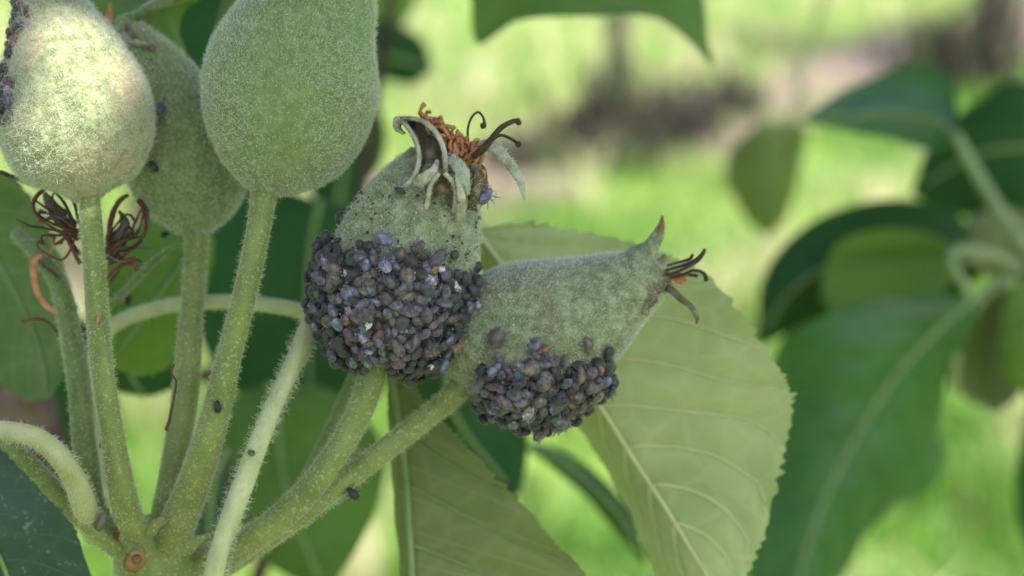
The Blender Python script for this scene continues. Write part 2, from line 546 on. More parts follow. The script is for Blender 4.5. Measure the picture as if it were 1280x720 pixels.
# ------------------------------------------------------------------ setting: ground
m, nt, p, out = new_mat("meadow_ground")
c = ramp(nt, noise(nt, .9, 6, .6), [(.3, (.08, .16, .022)), (.5, (.13, .22, .03)), (.7, (.2, .25, .06))])
nt.links.new(c, p.inputs["Base Color"]); p.inputs["Roughness"].default_value = .9
bump(nt, p, noise(nt, 30, 4), .8, .02)
g = 1500.0
xs = np.concatenate([[-g, -200, -40], np.linspace(-12, 12, 60), [40, 200, g]])
ys = np.concatenate([[-g, -200, -40], np.linspace(-8, 22, 75), [60, 200, g]])
X, Y = np.meshgrid(xs, ys, indexing='ij')
Z = .02 * np.sin(X * 1.7 + .4) * np.sin(Y * 1.3) + .012 * np.sin(X * 4.1 + Y * 2.7)
Z[(abs(X) > 13) | (Y < -9) | (Y > 23)] = 0
V = np.stack([X, Y, Z], -1).reshape(-1, 3)
ny = len(ys)
F = [(i * ny + j, (i + 1) * ny + j, (i + 1) * ny + j + 1, i * ny + j + 1) for i in range(len(xs) - 1) for j in range(ny - 1)]
ground = mesh("ground", V, F, m, base=(0, 0, 0)); tag(ground, kind="structure")

def gz(x, y): return .02 * np.sin(x * 1.7 + .4) * np.sin(y * 1.3) + .012 * np.sin(x * 4.1 + y * 2.7)

ROW0 = np.array([.4, 7.6]); RD = np.array([.56, .83]); RD /= np.linalg.norm(RD); RN = np.array([-RD[1], RD[0]])
m, nt, p, out = new_mat("bare_soil")
c = ramp(nt, noise(nt, 3.0, 8, .68), [(.3, (.08, .06, .045)), (.5, (.16, .12, .095)), (.7, (.30, .235, .19))])
nt.links.new(c, p.inputs["Base Color"]); p.inputs["Roughness"].default_value = .95
bump(nt, p, noise(nt, 40, 5), .9, .02)
t = np.linspace(-7, 12, 120)
cr = np.linspace(-1, 1, 9)
def soil_strip(origin, w0):
  V = []
  for tt in t:
    w = w0 + .1 * math.sin(tt * 2.1) + .06 * math.sin(tt * 5.3 + 1)
    for k in cr:
        q = origin + RD * tt + RN * k * w
        V.append((q[0], q[1], gz(q[0], q[1]) + .012 + .03 * (1 - k * k) + .01 * math.sin(tt * 9 + k * 5)))
  F = [(i * 9 + j, i * 9 + j + 1, (i + 1) * 9 + j + 1, (i + 1) * 9 + j) for i in range(len(t) - 1) for j in range(8)]
  tag(mesh("soil_strip", V, [f[::-1] for f in F], m, base=(0, 0, 0)), kind="structure")
soil_strip(ROW0, .44)
soil_strip(np.array([0.25, .15]), .75)          # the near row's strip, unseen under the camera, added to cut green bounce

# grass blades (one object, nobody could count them)
m, nt, p, out = new_mat("grass_blades")
at = N(nt, "ShaderNodeAttribute", attribute_name="tint")
c = ramp(nt, at.outputs["Fac"], [(0, (.035, .105, .016)), (.35, (.095, .26, .018)), (.62, (.18, .335, .045)), (.85, (.40, .42, .20)), (1, (.62, .56, .34))])
nt.links.new(c, p.inputs["Base Color"]); p.inputs["Roughness"].default_value = .5
tb = N(nt, "ShaderNodeBsdfTranslucent"); nt.links.new(c, tb.inputs[0])
mx = N(nt, "ShaderNodeMixShader", Fac=.35)
nt.links.new(p.outputs[0], mx.inputs[1]); nt.links.new(tb.outputs[0], mx.inputs[2]); nt.links.new(mx.outputs[0], out.inputs[0])
def grass(n):
    y = 2.3 * (16.0 / 2.3) ** rng.random(n)
    x = (rng.random(n) - .5) * 2 * (.36 * y + .5)
    dd = np.abs((np.stack([x, y], 1) - ROW0) @ RN)
    cl = np.sin(x * 3.1 + 1.3 * np.sin(y * 1.9)) * np.sin(y * 2.7 + x) + .5 * np.sin(x * 9 + y * 3) * np.sin(y * 8 - x * 2)
    tab = rng.normal(size=(64, 64)); cell = tab[np.floor(x / .12).astype(int) % 64, np.floor(y / .22 + x * .7).astype(int) % 64]
    keep = (dd > .30 + .24 * rng.random(n)) | (rng.random(n) < .48)
    keep &= rng.random(n) < .65 + .3 * cl
    x, y, cl, cell = x[keep], y[keep], cl[keep], cell[keep]; n = len(x)
    h = (.05 + .08 * rng.random(n)) * np.clip(1 + .45 * cl + .25 * cell, .3, 2)
    a = rng.random(n) * 6.283; la = rng.random(n) * 6.283; ln = h * (.2 + .7 * rng.random(n))
    w = .0025 + .004 * rng.random(n)
    z = gz(x, y) - .004
    b = np.stack([x, y, z], 1)
    sd = np.stack([np.cos(a), np.sin(a), 0 * a], 1) * w[:, None]
    mid = b + np.stack([np.cos(la) * ln * .3, np.sin(la) * ln * .3, h * .6], 1)
    tip = b + np.stack([np.cos(la) * ln, np.sin(la) * ln, h], 1)
    V = np.stack([b - sd, b + sd, mid + sd * .8, mid - sd * .8, tip], 1).reshape(-1, 3)
    me = bpy.data.meshes.new("grass")
    i = np.arange(n)[:, None] * 5
    quads = i + np.array([0, 1, 2, 3]); tris = i + np.array([3, 2, 4])
    me.from_pydata(V.tolist(), [], quads.tolist() + tris.tolist())
    far = ((np.stack([x, y], 1) - ROW0) @ RN > 0)
    tint = np.clip(.34 + .34 * cell + .2 * cl + .16 * rng.normal(size=n) + .36 * far, 0, 1)
    at = me.attributes.new("tint", 'FLOAT', 'FACE')
    at.data.foreach_set("value", np.concatenate([tint, tint]).astype(np.float32))
    me.materials.append(m)
    o = bpy.data.objects.new("grass", me); COL.objects.link(o)
    return tag(o, "sunlit orchard grass out of focus beyond the fruit cluster", "grass", kind="stuff")
grass(95000)

# ------------------------------------------------------------------ far row of trees, stake
def leafcloud(centers, size, q, up=None):
    n = len(centers)
    d = norm(q.normal(size=(n, 3)) + np.array([0, 0, -.5]))
    s = norm(np.cross(d, q.normal(size=(n, 3))))
    nm = np.cross(d, s)
    L = (size * (.7 + .6 * q.random(n)))[:, None]
    w = L * .32
    pts = [centers, centers + d * L * .3 + s * w + nm * L * .05, centers + d * L * .3 - s * w + nm * L * .05,
           centers + d * L * .7 + s * w * .85 + nm * L * .03, centers + d * L * .7 - s * w * .85 + nm * L * .03, centers + d * L - nm * L * .06,
           centers + d * L * .4 - nm * L * .02, centers + d * L * .7 - nm * L * .03]
    V = np.stack(pts, 1).reshape(-1, 3)
    i = np.arange(n)[:, None] * 8
    F = np.vstack([i + np.array(f) for f in ([0, 1, 6], [0, 6, 2], [3, 5, 7], [7, 5, 4])]).tolist()
    F += np.vstack([i + np.array(f) for f in ([1, 3, 7, 6], [6, 7, 4, 2])]).tolist()
    uv1 = np.array([[0, 0], [.3, 1], [.3, -1], [.7, 1], [.7, -1], [1, 0], [.4, 0], [.7, 0]])
    return V, F, np.tile(uv1, (n, 1))

def orchard_tree(x, y, h, r, label, seed, crown_z=1.15):
    q = np.random.default_rng(seed)
    root = empty("orchard_tree", (x, y, gz(x, y)), label, "tree", "trees in the next orchard row")
    b = np.array([x, y, gz(x, y)])
    path = spline(np.array([b + [0, 0, -.1], b + [.02, 0, .5], b + [-.03, .02, 1.1], b + [.02, 0, h * .8]]), 20)
    mesh("trunk", *tube(path, np.linspace(r, r * .45, 20), 10, lump=.12, seed=seed), M_BARK_FAR, root)
    C = []
    for k in range(7):
        a = q.random() * 6.28; z0 = crown_z - .1 + k * .2
        p0 = b + [0, 0, z0]
        tip = p0 + np.array([math.cos(a) * .8, math.sin(a) * .8, .45])
        pt = spline(np.array([p0, (p0 + tip) / 2 + [0, 0, .12], tip]), 8)
        mesh("limb", *tube(pt, np.linspace(r * .4, .006, 8), 6), M_BARK_FAR, root)
        for _ in range(26):
            c = pt[q.integers(2, 8)] + q.normal(size=3) * .16
            C.append(c + q.normal(size=(9, 3)) * .07)
    C = np.vstack(C); C = C[C[:, 2] > .98]
    V, F, uv = leafcloud(C, .075, q)
    o = mesh("crown", V, F, M_CANOPY, root, uv=uv); o["kind"] = "stuff"
row = [(-2.6, .05, "orchard tree of the next row hidden behind the big green fruitlets"),
       ]
for k, (t_, r, lb) in enumerate(row):
    q2 = ROW0 + RD * t_ + RN * .05
    orchard_tree(q2[0], q2[1], 2.6, r, lb, 40 + k)
orchard_tree(2.33, 9.3, 2.8, .11, "dark thick orchard trunk standing above the teal leaf pair", 51, 1.3)

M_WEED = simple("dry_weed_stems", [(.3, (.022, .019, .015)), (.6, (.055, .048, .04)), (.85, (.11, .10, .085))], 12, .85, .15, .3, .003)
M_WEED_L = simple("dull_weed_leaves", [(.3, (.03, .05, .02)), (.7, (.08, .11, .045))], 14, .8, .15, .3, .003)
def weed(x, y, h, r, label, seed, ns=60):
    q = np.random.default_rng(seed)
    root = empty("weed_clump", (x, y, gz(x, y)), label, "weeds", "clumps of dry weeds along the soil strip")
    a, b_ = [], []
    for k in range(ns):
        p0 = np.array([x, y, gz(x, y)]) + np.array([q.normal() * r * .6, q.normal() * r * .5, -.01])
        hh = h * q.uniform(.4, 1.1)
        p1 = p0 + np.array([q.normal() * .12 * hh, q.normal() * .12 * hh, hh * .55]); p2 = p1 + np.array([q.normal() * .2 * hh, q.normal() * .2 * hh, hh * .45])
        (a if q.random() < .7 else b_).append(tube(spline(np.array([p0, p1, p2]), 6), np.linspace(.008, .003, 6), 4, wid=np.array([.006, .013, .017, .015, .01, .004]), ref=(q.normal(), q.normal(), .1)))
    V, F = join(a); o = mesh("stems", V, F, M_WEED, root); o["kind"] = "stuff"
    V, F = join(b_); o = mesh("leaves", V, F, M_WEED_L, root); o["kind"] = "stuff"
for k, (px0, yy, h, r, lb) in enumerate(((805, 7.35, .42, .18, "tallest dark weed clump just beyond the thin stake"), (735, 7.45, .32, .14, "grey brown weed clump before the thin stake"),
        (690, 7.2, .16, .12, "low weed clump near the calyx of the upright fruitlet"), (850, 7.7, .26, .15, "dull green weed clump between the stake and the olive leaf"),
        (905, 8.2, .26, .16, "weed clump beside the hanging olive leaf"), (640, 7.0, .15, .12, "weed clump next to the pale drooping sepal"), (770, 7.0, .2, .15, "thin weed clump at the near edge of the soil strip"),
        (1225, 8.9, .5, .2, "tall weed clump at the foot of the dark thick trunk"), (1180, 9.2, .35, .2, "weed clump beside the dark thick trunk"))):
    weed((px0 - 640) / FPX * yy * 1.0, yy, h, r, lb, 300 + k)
sx_, sy_ = .405, 7.62
stk = empty("tree_stake", (sx_, sy_, gz(sx_, sy_)), "thin grey wooden stake standing in the soil strip", "stake")
pb = np.array([sx_, sy_, gz(sx_, sy_)])
mesh("post", *tube(np.array([pb + [.03, 0, -.1], pb + [.01, 0, .6], pb + [-.06, 0, 1.7]]), [.046, .044, .04], 10), M_STAKE, stk)
mesh("tie", *tube(np.array([pb + [-.01, 0, .9], pb + [-.012, 0, .93]]), [.034, .034], 10), M_STYLE, stk)

# ------------------------------------------------------------------ the near apple tree: trunk, limbs, crown overhead
tree = empty("apple_tree", (-.95, .35, 0), "apple tree with a brown limb passing behind the fruit cluster", "tree")
tr = spline(np.array([[-.95, .35, -.1], [-.93, .33, .6], [-.97, .3, 1.2], [-.9, .2, 1.9], [-.85, .1, 2.5]]), 26)
mesh("trunk", *tube(tr, np.linspace(.075, .035, 26), 14, lump=.1, seed=3), M_BARK, tree)
lb = spline(np.vstack([[[-.96, .31, 1.22]], WP([(-1500, 560, .34), (-300, 525, .262), (20, 505, .25), (84, 512, .25), (92, 570, .252), (60, 660, .26), (0, 860, .28)])]), 50)
mesh("limb", *tube(lb, np.concatenate([np.linspace(.03, .0055, 30), np.linspace(.0050, .003, 20)]), 12, lump=.16, seed=5), M_BARK, tree,
     label="brown bark limb running behind the stalks")
for e, r in (((-.1, -.15, 1.95), .022), ((.35, -.25, 2.1), .018), ((-.5, -.7, 2.3), .02), ((.1, -.8, 2.4), .016), ((-1.5, .1, 2.4), .018), ((.5, .25, 2.5), .014)):
    e = np.array(e); s0 = tr[18]
    pth = spline(np.array([s0, (s0 + e) / 2 + [0, 0, .1], e, e + (e - s0) * .3 + [0, 0, -.05]]), 24)
    mesh("limb", *tube(pth, np.linspace(r, .004, 24), 8, lump=.1), M_BARK, tree)
q = np.random.default_rng(11)
# crown: unseen leaves set across the sun to shade the cluster, then the looser rest of the crown
cen = []
n = 1500
tp = W(q.uniform(-260, 1500, n), q.uniform(-200, 860, n), q.uniform(.14, .5, n))
cen.append(tp + SUN * q.uniform(.32, .85, n)[:, None])
g1 = W(np.array(104.), np.array(92.), np.array(.1645))
e1 = norm(np.cross(SUN, [0, 0, 1.])); e2 = np.cross(SUN, e1)
aa, ra, ta = q.uniform(0, 6.28, 500), q.uniform(.012, .05, 500), q.uniform(.34, .6, 500)
cen.append(g1 + SUN * ta[:, None] + (e1 * np.cos(aa)[:, None] + e2 * np.sin(aa)[:, None]) * ra[:, None])  # extra leaves added round the gap to edge the sun fleck
rest = np.stack([q.uniform(-1.6, 1.0, 900), q.uniform(-1.8, -.3, 900), q.uniform(1.9, 2.9, 900)], 1)
cen.append(rest[np.sin(rest[:, 0] * 7) * np.sin(rest[:, 1] * 6 + 1) + np.sin(rest[:, 2] * 8) > -.3])
cen = np.vstack(cen)
V, F, uv = leafcloud(cen, .062, q)
lc = V.reshape(-1, 8, 3)
keep = np.ones(len(lc), bool)
# gaps that let a fleck of sun through (on the pale fruitlet, and two small ones)
wts_ = q.dirichlet([.3] * 8, 300)
for (gx, gy, gd, rr) in ((112, 92, .1645, .0038), (36, -10, .168, .0016), (20, 545, .1625, .0004)):
    g0 = W(np.array(gx), np.array(gy), np.array(gd))
    rel = lc - g0
    rel2 = np.einsum('kv,nvc->nkc', wts_, rel)
    perp2 = np.linalg.norm(rel2 - (rel2 @ SUN)[..., None] * SUN, axis=-1)
    keep &= ~((perp2 - np.maximum(rel2 @ SUN, 0) * .0047).min(1) < rr)
# nothing inside the view
pxx, pyy, dd = PX(lc.reshape(-1, 3))
inview = ((dd > 0) & (pxx > -150) & (pxx < 1430) & (pyy > -150) & (pyy < 870)).reshape(-1, 8).any(1)
near = (np.linalg.norm(lc.mean(1) - CAM, axis=1) < .12)
keep &= ~inview & ~near
idx = np.where(keep)[0]
V2, F2, uv2 = [], [], np.tile(uv[:8], (len(idx), 1))
V2 = lc[idx].reshape(-1, 3)
i = np.arange(len(idx))[:, None] * 8
F2 = np.vstack([i + np.array(f) for f in ([0, 1, 6], [0, 6, 2], [3, 5, 7], [7, 5, 4])]).tolist() + np.vstack([i + np.array(f) for f in ([1, 3, 7, 6], [6, 7, 4, 2])]).tolist()
cr_ = mesh("crown", V2, F2, M_CANOPY, tree, uv=uv2); cr_["kind"] = "stuff"

# ------------------------------------------------------------------ out-of-focus shoot with petioles (d about .32)
base = W(np.array(1290.), np.array(335.), np.array(.33))
shoot = empty("leafy_shoot", base, "out of focus leafy shoot whose pale petioles meet at one twig", "shoot")
mesh("twig", *ptube([(1262, 338, .33, 13), (1300, 338, .332, 15), (1400, 360, .335, 18), (1650, 420, .34, 24)], 20, 10), M_BARK, shoot)
D = .32
leaf(shoot, [(1216, 368, D), (1110, 372, D), (1010, 402, D), (964, 450, D + .006), (950, 560, D + .01), (935, 700, D + .008), (985, 830, D)],
     [(1218, 372, D), (1165, 418, D), (1110, 482, D), (1062, 560, D), (1024, 640, D), (1000, 720, D), (985, 830, D)],
     [(1222, 376, D), (1198, 440, D + .004), (1178, 520, D + .008), (1172, 592, D + .01), (1098, 640, D + .008), (1056, 720, D + .006), (985, 830, D)],
     M_DARK, under=False, bulge=(.10, .08), rib=(5, 2.5), ribmat=M_VEIN_G, wave=.0012, quilt=.0008, K=8, sweep=.24,
     label="large dark green leaf hanging with a pale midrib",
     petiole=[(1218, 372, D, 6), (1190, 330, D, 6), (1200, 312, D + .002, 7), (1240, 320, D + .006, 9), (1275, 337, .33, 10)])
D = .345
leaf(shoot, [(1225, 345, D), (1170, 392, D), (1100, 412, D), (1030, 412, D), (985, 418, D), (948, 434, D)],
     [(1225, 325, D), (1175, 312, D - .006), (1105, 312, D - .008), (1030, 335, D - .008), (980, 375, D - .005), (948, 432, D)],
     [(1225, 320, D), (1190, 262, D), (1100, 250, D), (1010, 280, D), (955, 345, D), (946, 430, D)],
     M_DEEP, under=False, bulge=(.06, .06), rib=(3, 2), ribmat=M_VEIN_G, label="deep green leaf arching over a lighter one")
leaf(shoot, [(1205, 320, D - .012), (1170, 295, D - .014), (1110, 286, D - .015), (1050, 302, D - .014), (1028, 345, D - .012)],
     [(1205, 325, D - .012), (1165, 325, D - .010), (1110, 328, D - .009), (1060, 335, D - .010), (1028, 350, D - .012)],
     [(1205, 330, D - .012), (1175, 368, D - .014), (1115, 398, D - .015), (1050, 398, D - .014), (1026, 372, D - .012)],
     M_MID, under=True, bulge=(.05, .1), rib=(2, 1), ribmat=M_VEIN_G, label="mid green leaf in front of the dark arching one",
     petiole=[(1205, 325, D - .012, 4), (1235, 330, D, 5), (1270, 338, .332, 7)])
D = .335
leaf(shoot, [(1196, 172, D), (1170, 186, D), (1110, 176, D), (1055, 164, D), (1006, 152, D - .004)],
     [(1194, 168, D), (1165, 150, D + .002), (1110, 140, D + .002), (1055, 145, D), (1006, 150, D - .004)],
     [(1198, 150, D), (1190, 105, D + .01), (1140, 76, D + .014), (1065, 108, D + .01), (1006, 148, D - .004)],
     M_DARK, under=False, bulge=(.08, .1), rib=(4, 2), ribmat=M_VEIN_G, wave=.0006, label="pointed teal green leaf on a long pale petiole",
     petiole=[(1194, 168, D, 7), (1220, 215, D, 8), (1250, 265, D - .002, 9), (1282, 312, D - .004, 10), (1300, 338, .332, 10)])
D = .37
leaf(shoot, [(1330, 130, D), (1270, 100, D), (1215, 130, D), (1165, 175, D), (1140, 238, D)],
     [(1330, 190, D), (1280, 185, D - .004), (1225, 192, D - .004), (1180, 215, D - .002), (1140, 240, D)],
     [(1330, 262, D), (1280, 278, D), (1225, 275, D), (1180, 262, D), (1142, 245, D)],
     M_DEEP, under=False, bulge=(.1, .1), rib=(4, 2), ribmat=M_VEIN_G, label="deep teal leaf behind the long petiole")
D = .33
leaf(shoot, [(1255, 345, D), (1215, 390, D), (1192, 440, D), (1200, 490, D), (1240, 515, D)],
     [(1258, 350, D), (1240, 400, D + .003), (1232, 440, D + .004), (1235, 480, D + .003), (1246, 514, D)],
     [(1262, 350, D), (1268, 400, D), (1278, 440, D), (1275, 490, D), (1250, 514, D)],
     M_OLIVE, under=True, bulge=(.1, .1), rib=(4, 2), ribmat=M_VEIN_G, label="olive underside leaf under the joint of petioles",
     petiole=[(1192, 490, D - .004, 5), (1196, 440, D - .006, 7), (1218, 385, D - .006, 8), (1265, 342, .33, 9)])
leaf(shoot, [(1290, 340, D), (1262, 365, D - .01), (1250, 420, D - .012), (1258, 470, D - .01), (1290, 500, D - .01)],
     [(1300, 345, D), (1290, 380, D - .012), (1286, 420, D - .014), (1290, 460, D - .012), (1300, 500, D - .01)],
     [(1310, 345, D), (1330, 380, D), (1335, 420, D), (1330, 470, D), (1305, 500, D)],
     M_MID, under=True, bulge=(.1, .1), rib=(4, 2), ribmat=M_VEIN_G, label="bright green leaf cut off by the frame edge")
leaf(shoot, [(1330, 300, .36), (1270, 262, .36), (1215, 270, .36), (1185, 310, .36), (1170, 350, .36)],
     [(1330, 320, .36), (1270, 300, .357), (1220, 305, .356), (1190, 325, .357), (1170, 352, .36)],
     [(1330, 350, .36), (1280, 350, .36), (1225, 345, .36), (1195, 345, .36), (1170, 355, .36)],
     M_OLIVE, under=True, bulge=(.1, .1), rib=(3, 2), ribmat=M_VEIN_G, label="shaded olive leaf behind the petiole joint")
leaf(shoot, [(1300, 470, .36), (1282, 520, .36), (1272, 580, .36), (1270, 640, .36), (1290, 700, .36)],
     [(1310, 480, .36), (1310, 520, .36), (1310, 580, .36), (1308, 640, .36), (1300, 700, .36)],
     [(1320, 480, .36), (1345, 520, .36), (1350, 580, .36), (1345, 640, .36), (1310, 700, .36)],
     M_DEEP, under=False, rib=(3, 2), ribmat=M_VEIN_G, label="dark leaf hanging along the frame edge")

# ------------------------------------------------------------------ leaves of a shoot hanging above
base = W(np.array(720.), np.array(-120.), np.array(.27))
hang = empty("hanging_shoot", base, "shoot hanging from above with a broad green leaf and an olive one", "shoot")
mesh("twig", *ptube([(1150, -150, .46, 8), (980, -150, .38, 10), (720, -140, .28, 12), (560, -150, .27, 12), (300, -220, .27, 14)], 24, 10), M_BARK, hang)
D = .262
leaf(hang, [(560, -140, D), (575, -60, D), (588, 0, D - .004), (597, 54, D - .008), (650, 20, D - .01), (740, 22, D - .01), (830, 33, D - .008), (893, 84, D)],
     [(565, -140, D), (600, -90, D), (650, -50, D), (700, -30, D - .002), (750, -8, D - .003), (800, 12, D - .003), (845, 34, D - .002), (893, 84, D)],
     [(575, -140, D), (640, -150, D + .01), (710, -150, D + .015), (780, -120, D + .015), (840, -80, D + .014), (875, -20, D + .01), (888, 32, D + .004), (893, 84, D)],
     M_MID, under=True, bulge=(.06, .06), rib=(5, 2), ribmat=M_VEIN_G, wave=.0008, label="broad green leaf with a drooping tip across the top",
     petiole=[(565, -140, D, 6), (560, -148, D + .004, 7), (560, -152, .27, 8)])
D = .50
leaf(hang, [(985, 152, D), (945, 158, D), (915, 185, D), (908, 225, D), (930, 270, D), (958, 296, D)],
     [(990, 150, D), (965, 172, D - .004), (958, 200, D - .006), (955, 230, D - .006), (957, 265, D - .004), (960, 296, D)],
     [(995, 152, D), (1008, 165, D), (1002, 205, D), (995, 240, D), (980, 275, D), (962, 296, D)],
     M_OLIVE_Y, under=True, bulge=(.06, .06), rib=(2, 1), ribmat=M_VEIN_G, label="blurred olive leaf hanging alone above the grass",
     petiole=[(990, 150, D, 3), (1010, 60, D, 3), (1060, -60, D, 4), (1150, -150, .46, 5)])

# ------------------------------------------------------------------ the spur: knot, petioles and its leaves
base = W(np.array(195.), np.array(760.), np.array(.178))
spur = empty("fruit_spur", base, "green fruit spur from which hairy stalks and leaf petioles fan out", "spur")
mesh("spur_stem", *ptube([(236, 840, .185, 46), (226, 780, .181, 50), (212, 730, .178, 54), (200, 698, .1765, 54), (194, 668, .1765, 42), (190, 648, .177, 22)], 26, 18, lump=.10, seed=8), M_STALK, spur)
def scar_ring(rings, wob):
    c = W(np.array(171.), np.array(699.), np.array(.1697)); t_ = norm((CAM - c) + CX * .05 + CU * .05)
    a = norm(np.cross(t_, [0, 0, 1])); b = np.cross(t_, a)
    n, V, F = 28, [], []
    for r, z in rings:
        for k in range(n):
            w_ = k * 2 * math.pi / n
            f = 1 + wob * (math.sin(2 * w_ + .6) + .5 * math.sin(5 * w_) + .3 * math.sin(9 * w_ + 1))
            V.append(c + t_ * z + (a * math.cos(w_) + b * math.sin(w_)) * .00084 * r * f)
    for i in range(len(rings) - 1):
        F += [(i * n + k, (i + 1) * n + k, (i + 1) * n + (k + 1) % n, i * n + (k + 1) % n) for k in range(n)]
    F.append(tuple(range(n))[::-1])
    return np.array(V), F
sc_ = mesh("bud_scar", *scar_ring([(.05, -.00002), (.4, -.00004), (.75, -.00002), (.95, .0)], .06), M_SCAR, spur, label="round brown scar at the foot of the stalks")
mesh("scar_rim", *scar_ring([(.90, -.00003), (.96, .00003), (1.03, .00002), (1.08, -.0002), (1.12, -.0012)], .06), M_SCAR, sc_)
def stalk(pts, mat, parent, name, nh=900, seed=0, n=44, hl=(.0001, .00055), fuzz=M_FUZZ_S, hr=.000013, label=None, lump=.06):
    Q = np.asarray(pts, float)
    A = spline(np.column_stack([WP(Q[:, :3]), rpx(Q[:, 3] * .87, Q[:, 2])]), n)
    o = mesh(name, *tube(A[:, :3], A[:, 3], 18, lump=lump, seed=seed), mat, parent, label=label)
    P, nn, tt, _ = on_tube(A[:, :3], A[:, 3], nh * 2, seed)
    hairs("fuzz", P, nn, hl, hr, fuzz, o, spread=.35, curl=.3, seed=seed)
    return o
stalk([(200, 690, .1755, 20), (168, 690, .174, 19), (132, 672, .172, 17), (92, 636, .1715, 17), (50, 597, .1715, 16), (15, 562, .172, 15), (-60, 500, .175, 14)], M_STALK, spur, "petiole", 900, 21)
stalk([(120, 668, .1735, 17), (104, 628, .170, 18), (88, 588, .167, 17), (58, 556, .1645, 15), (20, 541, .163, 14), (-70, 535, .162, 14)], M_STALK_P, spur, "petiole", 800, 22,
      hl=(.0002, .0006), fuzz=M_FUZZ_W, label="pale densely hairy petiole curving out of the frame")
stalk([(262, 745, .168, 16), (275, 690, .168, 15), (300, 615, .1685, 14.5), (332, 530, .170, 14), (362, 465, .1725, 14), (385, 412, .175, 14), (405, 362, .178, 13), (440, 300, .182, 11)],
      M_STALK_P, spur, "petiole", 1100, 23, hl=(.0003, .0009), fuzz=M_FUZZ_W, label="straight pale petiole slanting up behind the upright fruitlet")
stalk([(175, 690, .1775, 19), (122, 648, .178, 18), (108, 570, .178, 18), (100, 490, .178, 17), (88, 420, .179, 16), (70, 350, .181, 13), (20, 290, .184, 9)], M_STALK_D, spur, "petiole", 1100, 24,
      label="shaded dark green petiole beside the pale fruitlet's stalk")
stalk([(190, 692, .179, 14), (128, 590, .187, 12), (112, 480, .188, 11), (135, 412, .187, 11), (200, 384, .187, 11), (260, 378, .187, 11), (330, 381, .187, 11), (385, 392, .188, 11), (450, 420, .192, 9)],
      M_STALK_P, spur, "petiole", 700, 25, label="thin pale petiole crossing behind the stalks")

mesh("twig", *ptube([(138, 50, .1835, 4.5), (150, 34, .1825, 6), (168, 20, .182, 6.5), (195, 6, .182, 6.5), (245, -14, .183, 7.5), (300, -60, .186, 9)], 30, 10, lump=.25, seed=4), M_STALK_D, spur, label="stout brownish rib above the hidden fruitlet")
# papery scales and scraps at the knot
def scrap(pts, mat, nm):
    c = W(np.array(pts[0][0] * 1.), np.array(pts[0][1] * 1.), np.array(pts[0][2]))
    mesh(nm, *ptube(pts, 14, 9, flat=.3, ref=CAM - c, lump=.2, seed=len(pts)), mat, spur)
for pts, mm in (([(120, 668, .171, 4), (125, 655, .1704, 4.5), (131, 644, .1704, 4), (136, 636, .1706, 1.5)], M_MEMBRANE), ([(144, 672, .171, 3), (149, 660, .1704, 4), (150, 648, .1704, 2)], M_BROWN),
                ([(108, 656, .171, 3), (113, 645, .1704, 3), (114, 632, .1704, 1.5)], M_BROWN), ([(186, 668, .1705, 5), (196, 655, .170, 6), (206, 648, .170, 3)], M_STALK),
                ([(228, 690, .170, 7), (250, 676, .169, 6), (272, 668, .1695, 3)], M_STALK), ([(128, 560, .172, 4), (131, 535, .171, 5), (129, 515, .1715, 3)], M_MEMBRANE)):
    scrap(pts, mm, "bud_scale")
# big pale leaf behind the fruitlets
d0 = .1885
leaf(spur, [(592, 285, d0), (608, 345, d0 + .003), (655, 432, d0 + .007), (698, 497, d0 + .010), (734, 552, d0 + .011), (768, 606, d0 + .011), (800, 655, d0 + .009), (834, 722, d0 + .006), (914, 768, d0)],
     [(592, 285, d0), (628, 332, d0), (684, 405, d0), (728, 473, d0), (766, 533, d0), (801, 588, d0), (836, 641, d0 - .0005), (871, 699, d0 - .001), (914, 768, d0)],
     [(592, 285, d0), (668, 280, d0 + .001), (800, 306, d0 + .0005), (888, 348, d0 - .001), (962, 443, d0 - .002), (991, 500, d0 - .002), (975, 590, d0 - .002), (952, 680, d0 - .001), (914, 768, d0)],
     M_PALE, under=True, nu=150, nv=12, bulge=(.05, -.05), teeth=44, tooth=.0007, quilt=.0004, K=9, sweep=.27, veins=8, rib=(4.0, 2.0), wave=.0005,
     label="large pale felted leaf underside behind the drooping fruitlet",
     petiole=[(592, 285, d0, 7), (560, 300, d0 + .002, 8), (500, 400, d0 + .003, 9), (420, 560, .188, 10), (290, 700, .182, 12), (235, 735, .178, 13)], petmat=M_STALK)
# folded leaf below
d0 = .186
leaf(spur, [(486, 440, d0), (489, 520, d0 + .004), (495, 600, d0 + .007), (502, 680, d0 + .007), (512, 760, d0 + .005), (560, 900, d0)],
     [(486, 440, d0), (500, 530, d0), (508, 605, d0), (513, 680, d0), (521, 760, d0), (560, 900, d0)],
     [(486, 440, d0), (540, 508, d0 - .001), (612, 586, d0 - .002), (690, 672, d0 - .002), (735, 760, d0 - .001), (560, 900, d0)],
     M_OLIVE, under=True, nu=120, nv=10, bulge=(.05, -.06), teeth=36, tooth=.0005, quilt=.0004, K=5, sweep=.30, veins=5, rib=(5.5, 4),
     label="folded olive green leaf hanging below the drooping fruitlet", ribmat=M_VEIN_G,
     petiole=[(486, 440, d0, 7), (470, 410, d0 + .001, 8), (440, 480, d0 + .002, 9), (370, 620, .186, 10), (270, 720, .180, 12)], petmat=M_STALK)
